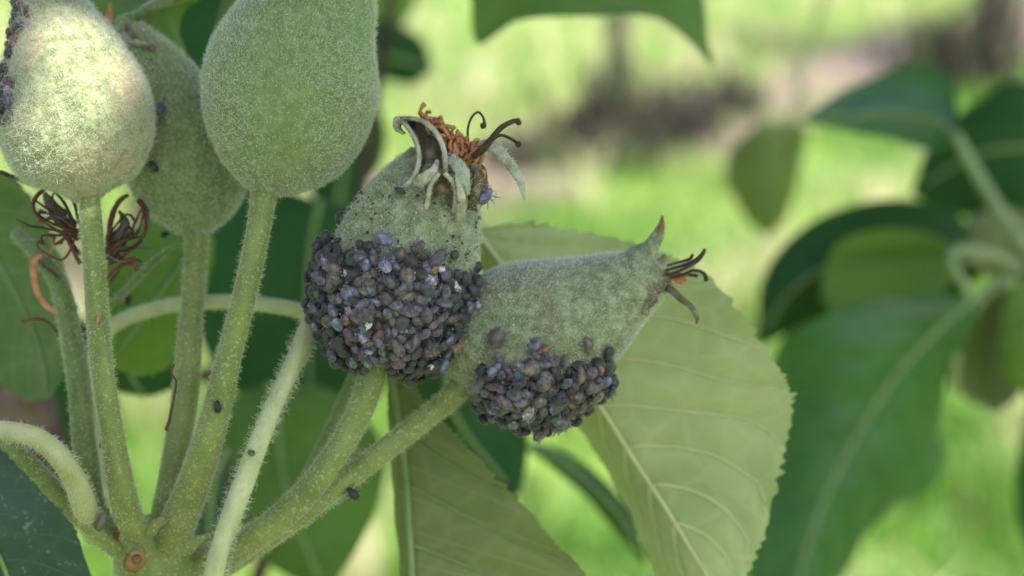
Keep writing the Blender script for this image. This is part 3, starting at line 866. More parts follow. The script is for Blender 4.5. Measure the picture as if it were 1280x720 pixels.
# dark foreground leaf
d0 = .152
leaf(spur, [(-60, 520, d0), (0, 560, d0), (50, 612, d0), (95, 665, d0), (125, 760, d0 + .002)],
     [(-90, 560, d0), (-60, 610, d0 - .001), (-25, 660, d0 - .001), (5, 710, d0), (30, 800, d0 + .001)],
     [(-130, 600, d0), (-140, 660, d0), (-120, 730, d0), (-90, 800, d0), (-30, 850, d0)],
     M_SPECK, under=False, bulge=(.06, .06), rib=(4, 3), ribmat=M_VEIN_G, nu=80, teeth=14, tooth=.0002, label="dark blurred leaf with white specks in the front corner",
     petiole=[(-90, 560, d0, 6), (-110, 520, .158, 7), (-90, 502, .168, 8), (-60, 500, .175, 9)])
# leaves behind the stalks
d0 = .196
leaf(spur, [(-40, 210, d0), (20, 225, d0), (62, 290, d0), (92, 370, d0), (98, 440, d0), (60, 500, d0)],
     [(-60, 250, d0), (-25, 290, d0 + .004), (10, 350, d0 + .005), (40, 410, d0 + .004), (55, 460, d0 + .002), (60, 500, d0)],
     [(-90, 280, d0), (-80, 340, d0), (-50, 410, d0), (-10, 470, d0), (30, 500, d0), (58, 500, d0)],
     M_DARK, under=True, bulge=(.08, .08), rib=(6, 3), ribmat=M_VEIN_G, label="green leaf behind the withered blossom", nu=70, teeth=20, tooth=.0005)
d0 = .204
leaf(spur, [(255, 275, d0), (210, 268, d0), (160, 290, d0), (128, 340, d0), (112, 400, d0), (130, 455, d0)],
     [(262, 290, d0), (235, 320, d0 - .002), (205, 360, d0 - .003), (178, 400, d0 - .003), (152, 435, d0 - .002), (132, 457, d0)],
     [(270, 300, d0), (262, 350, d0), (248, 400, d0), (222, 450, d0), (180, 470, d0), (136, 459, d0)],
     M_MID, under=True, bulge=(.06, .06), rib=(4, 2), ribmat=M_VEIN_G, label="light green leaf seen between the stalks", nu=70, teeth=20, tooth=.0005)
d0 = .197
leaf(spur, [(235, -20, d0), (180, -40, d0), (120, -30, d0), (80, 20, d0), (90, 70, d0), (150, 110, d0)],
     [(248, -12, d0 - .012), (222, -4, d0 - .014), (196, 6, d0 - .016), (172, 20, d0 - .016), (155, 34, d0 - .014), (150, 112, d0)],
     [(250, 0, d0), (232, 12, d0), (224, 40, d0), (234, 75, d0), (215, 105, d0), (155, 115, d0)],
     M_MID, under=True, bulge=(-.1, -.1), rib=(7, 6), ribmat=M_STALK_D, label="green leaf with a stout brown ribbed midrib above the hidden fruitlet", nu=60)

# ------------------------------------------------------------------ dim leaves further back, behind the cluster
base = W(np.array(420.), np.array(600.), np.array(.3))
back = empty("shaded_shoot", base, "shaded shoot of dark leaves behind the stalks", "shoot")
mesh("twig", *ptube([(250, 900, .31, 12), (330, 700, .305, 10), (390, 500, .31, 9), (440, 300, .315, 8), (480, 60, .32, 6), (500, -80, .32, 5)], 30, 9), M_BARK, back)
mesh("twig", *ptube([(250, 470, .30, 9), (310, 452, .295, 13), (370, 440, .295, 15), (430, 428, .30, 12), (445, 300, .315, 8)], 24, 9, lump=.15), M_BARK, back, label="brown side twig behind the straight petiole")
def quick(L, M, R, d, mat, under, label, bz=.06):
    f = lambda A, o: [(x, y, d + o) for x, y in A]
    leaf(back, f(L, 0), f(M, -.004), f(R, 0), mat, under=under, bulge=(bz, bz), rib=(4, 2), ribmat=M_VEIN_G, nu=40, label=label)
quick([(395, 250), (300, 225), (232, 285), (236, 380), (285, 480), (390, 540)], [(400, 250), (390, 300), (385, 360), (385, 420), (388, 490), (395, 540)],
      [(405, 250), (460, 270), (500, 330), (505, 420), (470, 500), (400, 540)], .29, M_DEEP, False, "deep green leaf filling the gap behind the upright fruitlet")
quick([(330, 480), (290, 500), (270, 560), (285, 630), (330, 700), (400, 740)], [(335, 478), (345, 520), (352, 580), (365, 640), (385, 690), (405, 740)],
      [(345, 475), (420, 490), (470, 540), (480, 600), (455, 670), (412, 740)], .27, M_DEEP, True, "olive leaf seen between the slanting stalks")
quick([(415, 290), (388, 240), (380, 190), (400, 140), (440, 118)], [(418, 288), (425, 240), (430, 200), (437, 160), (446, 120)],
      [(424, 288), (452, 240), (478, 200), (480, 150), (452, 118)], .36, M_DEEP, False, "dark leaf beside the tall green fruitlet")
quick([(400, 60), (430, 108), (475, 100), (515, 106), (540, 88)], [(400, 40), (440, 62), (480, 70), (515, 78), (540, 86)],
      [(400, 10), (440, 20), (490, 28), (528, 50), (541, 82)], .42, M_DEEP, False, "dark pointed leaf above the tall fruitlet's shoulder")
quick([(440, 60), (400, 30), (380, -40), (400, -100), (450, -130)], [(470, 50), (455, 10), (450, -40), (460, -90), (470, -130)],
      [(500, 40), (520, 0), (520, -50), (505, -100), (480, -130)], .44, M_MID, True, "mid green leaf at the top beside the tall fruitlet")
quick([(520, 455), (515, 500), (530, 560), (570, 600), (640, 620)], [(560, 450), (560, 490), (575, 530), (605, 570), (645, 618)],
      [(640, 440), (655, 480), (660, 530), (658, 580), (650, 618)], .26, M_DEEP, False, "teal dark leaf under the drooping fruitlet")
quick([(655, 560), (690, 585), (730, 620), (770, 665), (805, 705)], [(662, 556), (700, 575), (742, 610), (782, 655), (806, 704)],
      [(668, 552), (708, 566), (755, 600), (795, 650), (808, 700)], .28, M_DEEP, False, "narrow dark leaf seen edge on over the bright grass", .02)
quick([(60, 380), (0, 400), (-40, 460), (-20, 540), (40, 600), (120, 640)], [(70, 385), (60, 430), (60, 490), (75, 545), (100, 600), (125, 640)],
      [(80, 385), (120, 410), (140, 470), (150, 540), (140, 600), (130, 640)], .30, M_DEEP, False, "dark leaf behind the lower petioles")
quick([(300, -60), (240, -40), (215, 20), (225, 80), (260, 130)], [(320, -60), (290, -10), (275, 40), (268, 90), (264, 130)],
      [(340, -60), (350, 0), (330, 60), (300, 110), (268, 132)], .30, M_DEEP, False, "dark leaf between the two upper fruitlets")
quick([(120, 425), (118, 450), (130, 475), (150, 490), (180, 496)], [(150, 420), (155, 445), (162, 465), (170, 480), (184, 495)],
      [(245, 420), (246, 445), (240, 468), (220, 484), (190, 496)], .235, M_DEEP, False, "small dark leaf under the light green leaf", .03)
quick([(280, 560), (245, 590), (235, 640), (240, 700), (262, 760)], [(285, 560), (268, 600), (262, 650), (262, 700), (264, 760)],
      [(290, 560), (292, 600), (290, 660), (285, 710), (268, 760)], .24, M_SPECK, False, "narrow blackish leaf between two stalks", .03)

# ------------------------------------------------------------------ fruitlets
def fruitlet(label, axis, mat, hair_n, fuzz, seed, hl=(.0003, .0009), hr=.00002, n=64, lump=.035, t1=.97):
    lump = .010
    Q = np.asarray(axis, float)
    A = spline(np.column_stack([WP(Q[:, :3]), rpx(Q[:, 3], Q[:, 2])]), n)
    path, rad = A[:, :3], A[:, 3]
    root = empty("fruitlet", path[0], label, "fruitlet", "hairy young apple fruitlets on the spur")
    body = mesh("body", *tube(path, rad, 56, lump=lump, seed=seed), mat, root)
    P, nn, tt, u = on_tube(path, rad, hair_n, seed, 0, t1)
    hairs("fuzz", P, nn, hl, hr, fuzz, body, lean=tt, leanw=.6, spread=.75, curl=.5, seed=seed)
    return root, body, path, rad

# 1 pale fruitlet touched by sun
f1, b1, p1, r1 = fruitlet("pale sunlit fruitlet with white wax beside the frame edge",
    [(111, 250, .171, 17), (109, 240, .171, 30), (107, 222, .171, 67), (101, 190, .171, 88), (96, 155, .171, 95), (90, 115, .171, 92), (81, 70, .171, 73), (68, 22, .1715, 49), (56, -28, .172, 34), (46, -70, .172, 34)],
    M_FRUIT_W, 24000, M_FUZZ_W, 31, hl=(.0002, .0006), hr=.000013)
stalk([(111, 236, .171, 16), (114, 280, .1695, 15.5), (119, 360, .1685, 16), (127, 450, .168, 16.5), (141, 550, .1685, 17), (160, 640, .1705, 20), (182, 700, .175, 25)], M_STALK, f1, "stalk", 2300, 32)
# 2 hidden fruitlet behind
f2, b2, p2, r2 = fruitlet("grey green fruitlet half hidden between its two bigger neighbours",
    [(246, 292, .182, 18), (245, 282, .182, 34), (243, 262, .182, 55), (239, 235, .182, 70), (230, 195, .182, 75), (214, 150, .182, 67), (192, 103, .182, 54), (168, 65, .182, 38), (142, 32, .182, 26)],
    M_FRUIT, 16000, M_FUZZ, 33, hl=(.0002, .0006), hr=.000014)
stalk([(246, 280, .182, 19), (244, 330, .181, 17), (239, 400, .179, 17.5), (231, 500, .1775, 19), (218, 590, .1765, 20), (205, 660, .1765, 22), (200, 705, .177, 24)], M_STALK, f2, "stalk", 1700, 34)
# 3 large smooth fruitlet
f3, b3, p3, r3 = fruitlet("largest plump fruitlet without aphids on a thick straight stalk",
    [(331, 243, .1715, 18), (333, 234, .1715, 36), (338, 215, .1715, 64), (348, 180, .1715, 92), (358, 138, .1715, 106), (366, 92, .1715, 109), (381, 45, .1715, 95), (402, -2, .1715, 73), (416, -45, .1715, 54), (424, -85, .1715, 48)],
    M_FRUIT, 30000, M_FUZZ, 35, hl=(.00014, .00048), hr=.000013)
stalk([(331, 232, .1715, 20), (324, 280, .170, 17.5), (308, 360, .1695, 18), (288, 440, .1695, 18.5), (266, 530, .170, 21), (240, 610, .1715, 24), (217, 670, .174, 27), (207, 712, .177, 28)], M_STALK, f3, "stalk", 2400, 36)
# 4 upright infested fruitlet
f4, b4, p4, r4 = fruitlet("upright fruitlet whose lower half is crusted with dark aphids",
    [(470, 457, .173, 19), (472, 446, .173, 45), (478, 424, .173, 70), (486, 390, .173, 86), (495, 350, .173, 91), (509, 312, .173, 88), (523, 278, .173, 81), (536, 245, .173, 68), (548, 218, .173, 54), (555, 200, .173, 45)],
    M_FRUIT_G, 14000, M_FUZZ, 37, hl=(.00015, .0006), hr=.000014, t1=.95)
stalk([(472, 440, .173, 22), (463, 475, .1725, 19), (444, 525, .172, 18.5), (412, 580, .172, 19), (366, 634, .1725, 20), (310, 678, .174, 22), (240, 712, .177, 26)], M_STALK, f4, "stalk", 2000, 38)
# 5 drooping infested fruitlet
f5, b5, p5, r5 = fruitlet("sideways fruitlet tapering to a horn with aphids along its underside",
    [(574, 480, .1755, 18), (584, 470, .1755, 46), (603, 453, .1755, 76), (630, 436, .1755, 93), (664, 421, .1755, 96), (700, 405, .1755, 88), (736, 386, .1755, 72), (770, 366, .1755, 55), (802, 349, .1755, 39), (822, 338, .1755, 31)],
    M_FRUIT_G, 16000, M_FUZZ, 39, hl=(.00015, .0005), hr=.000014, t1=.96)
stalk([(590, 465, .1755, 22), (568, 492, .175, 17.5), (530, 525, .1745, 16), (470, 570, .174, 17), (400, 624, .1735, 19), (340, 664, .174, 21), (280, 700, .176, 24), (230, 730, .178, 28)], M_STALK, f5, "stalk", 2000, 40)

# --- calyx of the upright fruitlet
def rib(parent, name, pts, mat, flat=.3, n=22, seg=10, label=None, tilt=None, fuzz=0, seed=0):
    ref = CAM - W(np.array(pts[0][0] * 1.0), np.array(pts[0][1] * 1.0), np.array(pts[0][2]))
    if tilt is not None: ref = norm(ref) + np.asarray(tilt)
    pts = [(a_, b_, c_, e_ * .86) for a_, b_, c_, e_ in pts]
    V, F = ptube(pts, n, seg, flat=flat, ref=ref, lump=.22, seed=seed)
    o = mesh(name, V, F, mat, parent, label=label)
    if fuzz:
        Q = np.asarray(pts, float)
        A = spline(np.column_stack([WP(Q[:, :3]), rpx(Q[:, 3], Q[:, 2])]), n)
        P, nn, _, _ = on_tube(A[:, :3], A[:, 3] * .7, fuzz, seed)
        hairs("fuzz", P, nn, (.00015, .0005), .000016, M_FUZZ_W, o, spread=.5, seed=seed)
    return o

def cup(parent, name, left, right, back, mat_in, d, label=None, n=20, rim=5, seed=0):
    """cupped sepal: two rims with a hollow between them, closed by an outer skin"""
    L = spline(WP([(x, y, d + o) for x, y, o in left]), n); R = spline(WP([(x, y, d + o) for x, y, o in right]), n)
    m_ = 7
    V, F = [], []
    for i in range(n):
        for j in range(m_ + 1):
            v = j / m_
            p = L[i] * (1 - v) + R[i] * v
            away = norm(p - CAM)
            V.append(p + away * back * 4 * v * (1 - v) * min(1, 3 * (i + .5) / n))
    F = [(i * (m_ + 1) + j, i * (m_ + 1) + j + 1, (i + 1) * (m_ + 1) + j + 1, (i + 1) * (m_ + 1) + j) for i in range(n - 1) for j in range(m_)]
    V = np.array(V)
    V2 = V + norm(V - CAM) * .00035
    k = len(V)
    F2 = F + [tuple(a + k for a in f[::-1]) for f in F]
    o = mesh(name, np.vstack([V, V2]), F2, mat_in, parent, label=label)
    for e, E in enumerate((L, R)):
        rr = np.linspace(rim, rim * .8, n) * d / FPX
        V3, F3 = tube(E, rr, 8, lump=.1, seed=seed + e)
        r_ = mesh("rim", V3, F3, M_SEPAL, o)
        P, nn, _, _ = on_tube(E, rr, 160, seed + e)
        hairs("fuzz", P, nn, (.0001, .00028), .000012, M_FUZZ, o, spread=.5, seed=seed + e)
    return o

d = .1678
cup(f4, "sepal", [(488, 240, .0015), (508, 232, .0005), (521, 214, 0), (524, 192, 0), (517, 170, 0), (505, 154, .001), (497, 153, .002)],
    [(556, 230, .0016), (557, 208, -.0003), (555, 188, -.0006), (546, 167, -.0006), (531, 153, 0), (516, 148, .001), (502, 148, .002)], .0022, M_SEPAL_IN, d,
    label="largest sepal curling back like a hood", rim=3.6, seed=3)
rib(f4, "sepal_tip", [(502, 150, d + .002, 5), (496, 153, d + .002, 6), (497, 161, d + .0015, 5.5), (505, 167, d + .001, 3)], M_SEPAL, .5, 12)
cup(f4, "sepal", [(528, 278, .0022), (534, 252, 0), (539, 230, -.0006), (549, 217, -.001)], [(566, 272, .0022), (570, 250, 0), (567, 230, -.0006), (556, 216, -.001)], .0016, M_SEPAL_IN, d - .0008,
    label="short arched sepal at the front of the calyx", rim=3.4, seed=5)
rib(f4, "sepal", [(562, 196, d, 8), (573, 208, d - .0014, 10), (581, 224, d - .002, 9), (584, 244, d - .0016, 2)], M_SEPAL_W, .25, 20, fuzz=160, seed=7, label="small white sepal folded over the calyx")
rib(f4, "sepal", [(590, 196, d + .002, 7), (604, 184, d + .001, 9), (622, 186, d + .0005, 9), (638, 204, d, 8), (649, 226, d, 6), (656, 250, d, 1.5)], M_SEPAL_W, .28, 30, fuzz=300, seed=8,
    tilt=(.2, 0, .8), label="long pale sepal drooping away from the calyx")
rib(f4, "sepal", [(575, 190, d + .004, 7), (592, 205, d + .003, 9), (602, 225, d + .003, 9), (600, 252, d + .003, 6)], M_SEPAL_IN, .3, 18, fuzz=120, seed=9)
q = np.random.default_rng(5)
rib(f4, "sepal", [(520, 232, d - .0003, 8), (531, 224, d - .0014, 9), (541, 212, d - .0016, 6), (546, 200, d - .0008, 3)], M_SEPAL, .3, 16, fuzz=90, seed=17)
rib(f4, "sepal", [(589, 262, d + .001, 6), (594, 240, d - .0006, 7), (597, 222, d - .0006, 6), (592, 204, d, 5)], M_SEPAL_IN, .35, 16, fuzz=60, seed=18)
rib(f4, "sepal", [(572, 282, d + .0012, 7), (577, 258, d - .0012, 7), (575, 236, d - .002, 5), (570, 218, d - .0016, 3)], M_SEPAL, .35, 16, fuzz=80, seed=19)
for k in range(58):
    f = q.random()
    x0, y0 = 548 + 44 * f + q.normal() * 5, 180 + 34 * f + q.normal() * 5
    if q.random() < .75:
        x1, y1 = 527 + 76 * f + q.normal() * 3, 143 + 46 * f + q.normal() * 3
    else:
        x1, y1 = x0 + q.normal() * 14, y0 - 8 + q.normal() * 12
    dd0 = d + .0015 + .002 * q.random(); dd1 = d + .0005 + .0025 * q.random()
    mx_, my_ = (x0 + x1) / 2 + q.normal() * 5, (y0 + y1) / 2 + q.normal() * 5
    mesh("stamen", *ptube([(x0, y0, dd0, 2.8), (mx_, my_, (dd0 + dd1) / 2 - .0006, 2.6), (x1, y1, dd1, 2.2), (x1 + q.normal() * 5 + 3, y1 + q.normal() * 4 - 1, dd1 - .0004, 2.2 + q.random())], 12, 6, lump=.3, seed=k), M_ORANGE, f4)
for pts in ([(592, 196, d, 4), (604, 186, d - .0005, 5), (614, 174, d - .001, 4), (626, 160, d - .001, 3.6), (640, 152, d - .001, 3.2), (650, 150, d - .001, 2.4)],
            [(600, 190, d, 3), (614, 176, d - .0005, 2.6), (626, 169, d - .0005, 2), (640, 174, d, 2), (648, 180, d, 1.8)],
            [(585, 176, d + .002, 1.5), (585, 160, d + .002, 1.6), (590, 146, d + .002, 1.6), (598, 140, d + .002, 1.6), (604, 147, d + .002, 1.6), (606, 156, d + .002, 2.2)]):
    mesh("style", *ptube(pts, 20, 7), M_STYLE, f4)
for (x, y, dz, r) in ((648, 153, -.001, 4), (648, 180, 0, 4.5), (604, 157, .002, 4.5)):
    mesh("stigma", *ptube([(x - 3, y - 2, d + dz, r * .4), (x, y, d + dz, r), (x + 3, y + 2, d + dz, r * .5)], 8, 7, lump=.15), M_STYLE, f4)

# --- calyx of the sideways fruitlet
d = .1735
rib(f5, "sepal", [(735, 362, d + .0015, 26), (778, 341, d + .001, 25), (804, 322, d + .0006, 17), (819, 301, d, 9.5), (826, 284, d, 5.5), (828, 271, d, 2)], M_FRUIT_G, .6, 30, fuzz=900, seed=12, label="stiff upright sepal ending in a brown tip")
rib(f5, "sepal_tip", [(824, 294, d - .0006, 3), (827, 282, d - .0006, 3.4), (828.5, 269, d - .0004, 1.5)], M_SCAR, .5, 10)
rib(f5, "sepal", [(826, 352, d + .001, 6), (840, 364, d, 5), (852, 374, d, 4.2), (865, 385, d, 4), (871, 397, d, 3.4), (870, 405, d, 1.5)], M_SEPAL_IN, .4, 24, label="narrow withered sepal hanging down")
rib(f5, "sepal", [(800, 390, d - .0005, 10), (812, 372, d - .0006, 10), (822, 356, d - .0004, 9), (836, 346, d, 5)], M_SEPAL_IN, .35, 16, fuzz=120, seed=13)
rib(f5, "sepal", [(812, 345, d + .004, 8), (826, 330, d + .004, 8), (833, 318, d + .004, 3)], M_SEPAL, .35, 14)
for k in range(9):
    x1, y1 = 838 + q.random() * 24, 342 + q.random() * 13
    mesh("stamen", *ptube([(826, 344 + q.normal() * 4, d + .0015, 3), ((826 + x1) / 2, (344 + y1) / 2 + q.normal() * 2, d + .0008, 3), (x1, y1, d + .001 * q.random(), 2.4)], 9, 6, lump=.2, seed=k), M_ORANGE, f5)
for pts in ([(832, 338, d, 2.2), (850, 333, d, 2), (868, 326, d, 2.4), (878, 318, d, 3), (881, 311, d, 2)], [(832, 345, d, 2.2), (855, 336, d - .0003, 2), (872, 326, d - .0003, 2.4), (880, 316, d, 2)],
            [(834, 348, d, 2), (852, 344, d, 2), (868, 338, d, 2), (880, 342, d, 2.4), (883, 351, d, 3.4)], [(834, 332, d + .001, 1.6), (848, 328, d + .001, 1.6), (862, 324, d + .001, 2.2), (866, 318, d + .001, 2)],
            [(836, 342, d + .001, 1.6), (856, 343, d + .001, 1.6), (872, 345, d + .001, 2.4)]):
    mesh("style", *ptube(pts, 18, 7), M_STYLE, f5)
# --- calyx scraps of the hidden fruitlet
d = .180
rib(f2, "sepal", [(132, 44, d, 9), (150, 44, d, 8), (166, 52, d - .001, 6), (184, 58, d - .001, 5), (192, 64, d - .001, 3)], M_SEPAL, .5, 18, fuzz=200, seed=14)
rib(f2, "sepal", [(160, 30, d, 3), (163, 42, d - .001, 4), (172, 52, d - .001, 4), (190, 60, d - .001, 5), (194, 66, d - .0005, 2)], M_SEPAL_IN, .6, 18)
rib(f2, "sepal", [(134, 34, d, 6), (136, 20, d, 5), (138, 4, d, 2)], M_ORANGE, .5, 12, label="rust red dry sepal scrap")
# --- wax on the pale fruitlet
P, nn, tt, u = on_tube(p1, r1, 8000, 77, .1, .98)
px_, py_, _ = PX(P)
k = (px_ < 34 - .10 * py_ + 14 * np.sin(py_ * .09) + q.normal(size=len(px_)) * 14) & (py_ < 215) & ((nn @ norm(CAM - p1[20])) > -.3)
hairs("wax_threads", P[k], nn[k], (.0005, .0014), .000016, M_FUZZ_W, b1, spread=.9, curl=.8, seed=78)

# ------------------------------------------------------------------ withered blossoms between the stalks
def blossom(label, filaments, membranes, threads=None):
    c = W(np.array(filaments[0][1][0][0] * 1.), np.array(filaments[0][1][0][1] * 1.), np.array(filaments[0][1][0][2]))
    r = empty("withered_blossom", c, label, "blossom", "withered blossom remains among the stalks")
    k_ = .62
    for nm, pts, mat, flat in filaments:
        pts = [(a, b, c_, e * k_) for a, b, c_, e in pts]
        mesh(nm, *(ptube(pts, 22, 7, lump=.25, seed=int(pts[0][0])) if flat is None else ptube(pts, 22, 9, flat=flat, ref=CAM - c, lump=.2)), mat, r)
    if threads:
        x0, y0, dd, sx, sy, n_ = threads
        q = np.random.default_rng(int(x0))
        for k in range(n_):
            e = (x0 + sx * q.uniform(.3, 1.1), y0 + sy * q.uniform(-.3, 1.1), dd + q.normal() * .0008)
            mpt = ((x0 + e[0]) / 2 + q.normal() * 9, (y0 + e[1]) / 2 + q.normal() * 9, dd + q.normal() * .0006)
            mesh("filament", *ptube([(x0 + q.normal() * 3, y0 + q.normal() * 6, dd, 1.8), (*mpt, 1.6), (*e, 1.5), (e[0] + q.normal() * 6, e[1] + q.normal() * 6, e[2], 2.2)], 16, 6, lump=.25, seed=k), (M_BROWN, M_STYLE, M_BROWN, M_MEMBRANE)[k % 4], r)
    for pts in membranes:
        rib(r, "petal_remnant", [(a, b, c_, e * .6) for a, b, c_, e in pts], M_MEMBRANE, .25, 16)
d = .1745
blossom("tangle of dark brown filaments on the outer side of the pale fruitlet's stalk", [
    ("filament", [(100, 330, d, 4), (84, 298, d, 4), (66, 284, d - .001, 3), (46, 270, d - .001, 3), (43, 252, d, 3.5), (54, 236, d, 4), (66, 236, d, 2)], M_BROWN, None),
    ("filament", [(100, 318, d + .001, 4), (82, 292, d, 3), (60, 286, d, 2.5), (38, 282, d, 2.2), (20, 274, d, 1.5)], M_STYLE, None),
    ("filament", [(98, 300, d, 4), (88, 270, d - .001, 3.5), (78, 250, d, 3), (66, 238, d + .001, 3)], M_STYLE, None),
    ("filament", [(96, 280, d + .001, 3), (80, 262, d, 2.5), (60, 252, d, 2.5)], M_BROWN, None),
    ("filament", [(102, 290, d - .001, 3), (95, 262, d - .001, 3), (88, 240, d, 3)], M_STYLE, None),
    ("filament", [(0, 214, d, 4), (20, 222, d, 4), (40, 230, d, 3), (52, 226, d, 2)], M_STYLE, None)],
    [[(92, 292, d + .001, 10), (76, 272, d + .001, 16), (62, 252, d + .001, 12), (56, 240, d + .001, 5)]], (98, 292, d, -52, -48, 11))
d = .1765
blossom("dark withered filaments between the pale fruitlet's stalk and its hidden neighbour", [
    ("filament", [(136, 330, d, 4), (158, 316, d, 3.6), (176, 300, d, 4), (184, 280, d, 4.6), (182, 262, d, 6), (172, 250, d, 5)], M_BROWN, None),
    ("filament", [(134, 300, d, 5), (140, 272, d, 6), (148, 252, d, 5), (160, 244, d, 4)], M_BROWN, None),
    ("filament", [(134, 345, d, 3), (150, 333, d, 3), (166, 330, d, 4), (172, 338, d, 5)], M_BROWN, None),
    ("filament", [(138, 322, d, 3), (150, 300, d, 2.4), (160, 284, d, 2), (168, 296, d, 4)], M_STYLE, None),
    ("filament", [(134, 355, d, 3), (144, 345, d, 3), (150, 336, d, 2)], M_BROWN, None)],
    [[(134, 326, d + .001, 8), (146, 302, d + .001, 14), (156, 282, d + .001, 12), (152, 266, d + .001, 5)]], (134, 318, d, 44, -58, 10))
d = .180
blossom("curled rust orange strip hanging beside dark filaments low at the frame edge", [
    ("dry_strip", [(52, 318, d, 5), (42, 332, d, 7), (44, 355, d, 7), (52, 375, d, 6), (66, 388, d, 6), (84, 392, d, 4)], M_ORANGE, .35),
    ("filament", [(48, 326, d, 3), (60, 336, d, 2.5), (76, 348, d, 2)], M_BROWN, None),
    ("filament", [(28, 402, d, 3), (44, 398, d, 3), (62, 404, d, 3), (76, 424, d, 3), (88, 442, d, 3)], M_BROWN, None),
    ("filament", [(62, 292, d, 3), (66, 306, d, 3), (60, 320, d, 2)], M_ORANGE, None)], [])
d = .172
blossom("thin reddish thread curled against the middle stalk", [
    ("filament", [(218, 455, d, 2), (214, 466, d, 2), (220, 478, d, 2), (217, 500, d, 2.4), (213, 520, d, 3), (208, 538, d, 4)], M_BROWN, None)], [])
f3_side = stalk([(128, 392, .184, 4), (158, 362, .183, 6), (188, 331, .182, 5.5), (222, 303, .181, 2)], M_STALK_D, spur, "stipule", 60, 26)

# ------------------------------------------------------------------ aphids
def aphid_mesh(seed, legs=True):
    q = np.random.default_rng(seed)
    n, sg = 13, 12
    x = np.linspace(-.5, .5, n)
    fat = q.uniform(.30, .38)
    prof = fat * np.sqrt(np.clip(1 - (x / .505) ** 2, 0, 1)) * (1 - .42 * (x + .12)) * (1 + .05 * np.cos((x + .5) * 40))
    zz = .05 * np.cos(x * 3)
    a = np.linspace(0, 2 * np.pi, sg, endpoint=False)
    wob = 1 + .11 * np.sin(a * 2 + q.random() * 6)[None] * np.ones((n, 1)) + .045 * q.normal(size=(n, sg))
    V = np.stack([np.broadcast_to(x[:, None], (n, sg)), prof[:, None] * np.cos(a) * wob, zz[:, None] + prof[:, None] * .88 * np.sin(a) * wob], -1).reshape(-1, 3)
    F = [(i * sg + j, (i + 1) * sg + j, (i + 1) * sg + (j + 1) % sg, i * sg + (j + 1) % sg) for i in range(n - 1) for j in range(sg)]
    F += [tuple(range(sg)), tuple((n - 1) * sg + j for j in range(sg))[::-1]]
    V[:, 2] += q.uniform(-.35, .1) * V[:, 0] ** 2; V[:, 1] += q.uniform(-.35, .35) * V[:, 0] ** 2
    parts = [(V, F)]
    for s in (-1, 1):
        parts.append(tube(np.array([[-.30, s * .17, .22], [-.40, s * .22, .33], [-.46, s * .24, .36]]), [.035, .03, .022], 5))
        if legs:
            parts.append(tube(np.array([[.46, s * .06, .06], [.55, s * .2, .16], [.38, s * .38, .18], [.1, s * .45, .16]]), [.018, .014, .012, .008], 4))
            for k, (xx, dx) in enumerate(((.28, .25), (.12, .02), (-.02, -.3))):
                parts.append(tube(np.array([[xx, s * .2, -.1], [xx + dx * .5, s * .45, .02], [xx + dx, s * .6, -.3]]), [.028, .024, .014], 4))
    parts.append(tube(np.array([[-.47, 0, .02], [-.56, 0, .05]]), [.05, .02], 5))
    V, F = join(parts)
    me = bpy.data.meshes.new("aphid")
    me.from_pydata(V.tolist(), [], F)
    me.polygons.foreach_set("use_smooth", [True] * len(me.polygons))
    me.materials.append(M_APHID)
    me.update()
    return me
APH = [aphid_mesh(s) for s in range(10)]
TONES = [("slate grey", (88, 88, 98), 6), ("purplish grey", (94, 83, 92), 6), ("brownish grey", (98, 86, 80), 4.5), ("bluish grey", (98, 104, 124), 3),
         ("blackish", (54, 50, 54), 3.5), ("rusty brown", (116, 84, 74), 1.3), ("pale lilac", (148, 142, 158), 1.4), ("greenish grey", (96, 100, 92), 2)]

PLACED = []
def place_aphid(P, nrm, size, tone, q, label, group, me=None, dip=None):
    me = me or APH[q.integers(len(APH))]
    o = bpy.data.objects.new("aphid", me)
    COL.objects.link(o)
    dip = q.uniform(-.15, .75) if dip is None else dip
    head = norm(-nrm * dip + norm(np.cross(nrm, q.normal(size=3))))
    if label.startswith("*"): label = label[1:].replace("aphid", "aphid head down" if dip > .4 else "aphid lying flat", 1)
    PLACED.append((o, P))
    up = norm(nrm - head * (nrm @ head))
    side = np.cross(up, head)
    R = np.stack([head, side, up], 1)
    s3 = size * np.array([q.uniform(.95, 1.25), q.uniform(.75, 1.1), q.uniform(.7, 1.0)])
    M = np.eye(4); M[:3, :3] = R * s3[None]; M[:3, 3] = P
    o.matrix_world = Matrix(M.tolist())
    c = np.array(S2L(*tone)); v = q.uniform(.75, 1.25)
    o.color = (*(np.clip(c[:3] * v, 0, 1)), 1)
    return tag(o, label, "aphid", group)

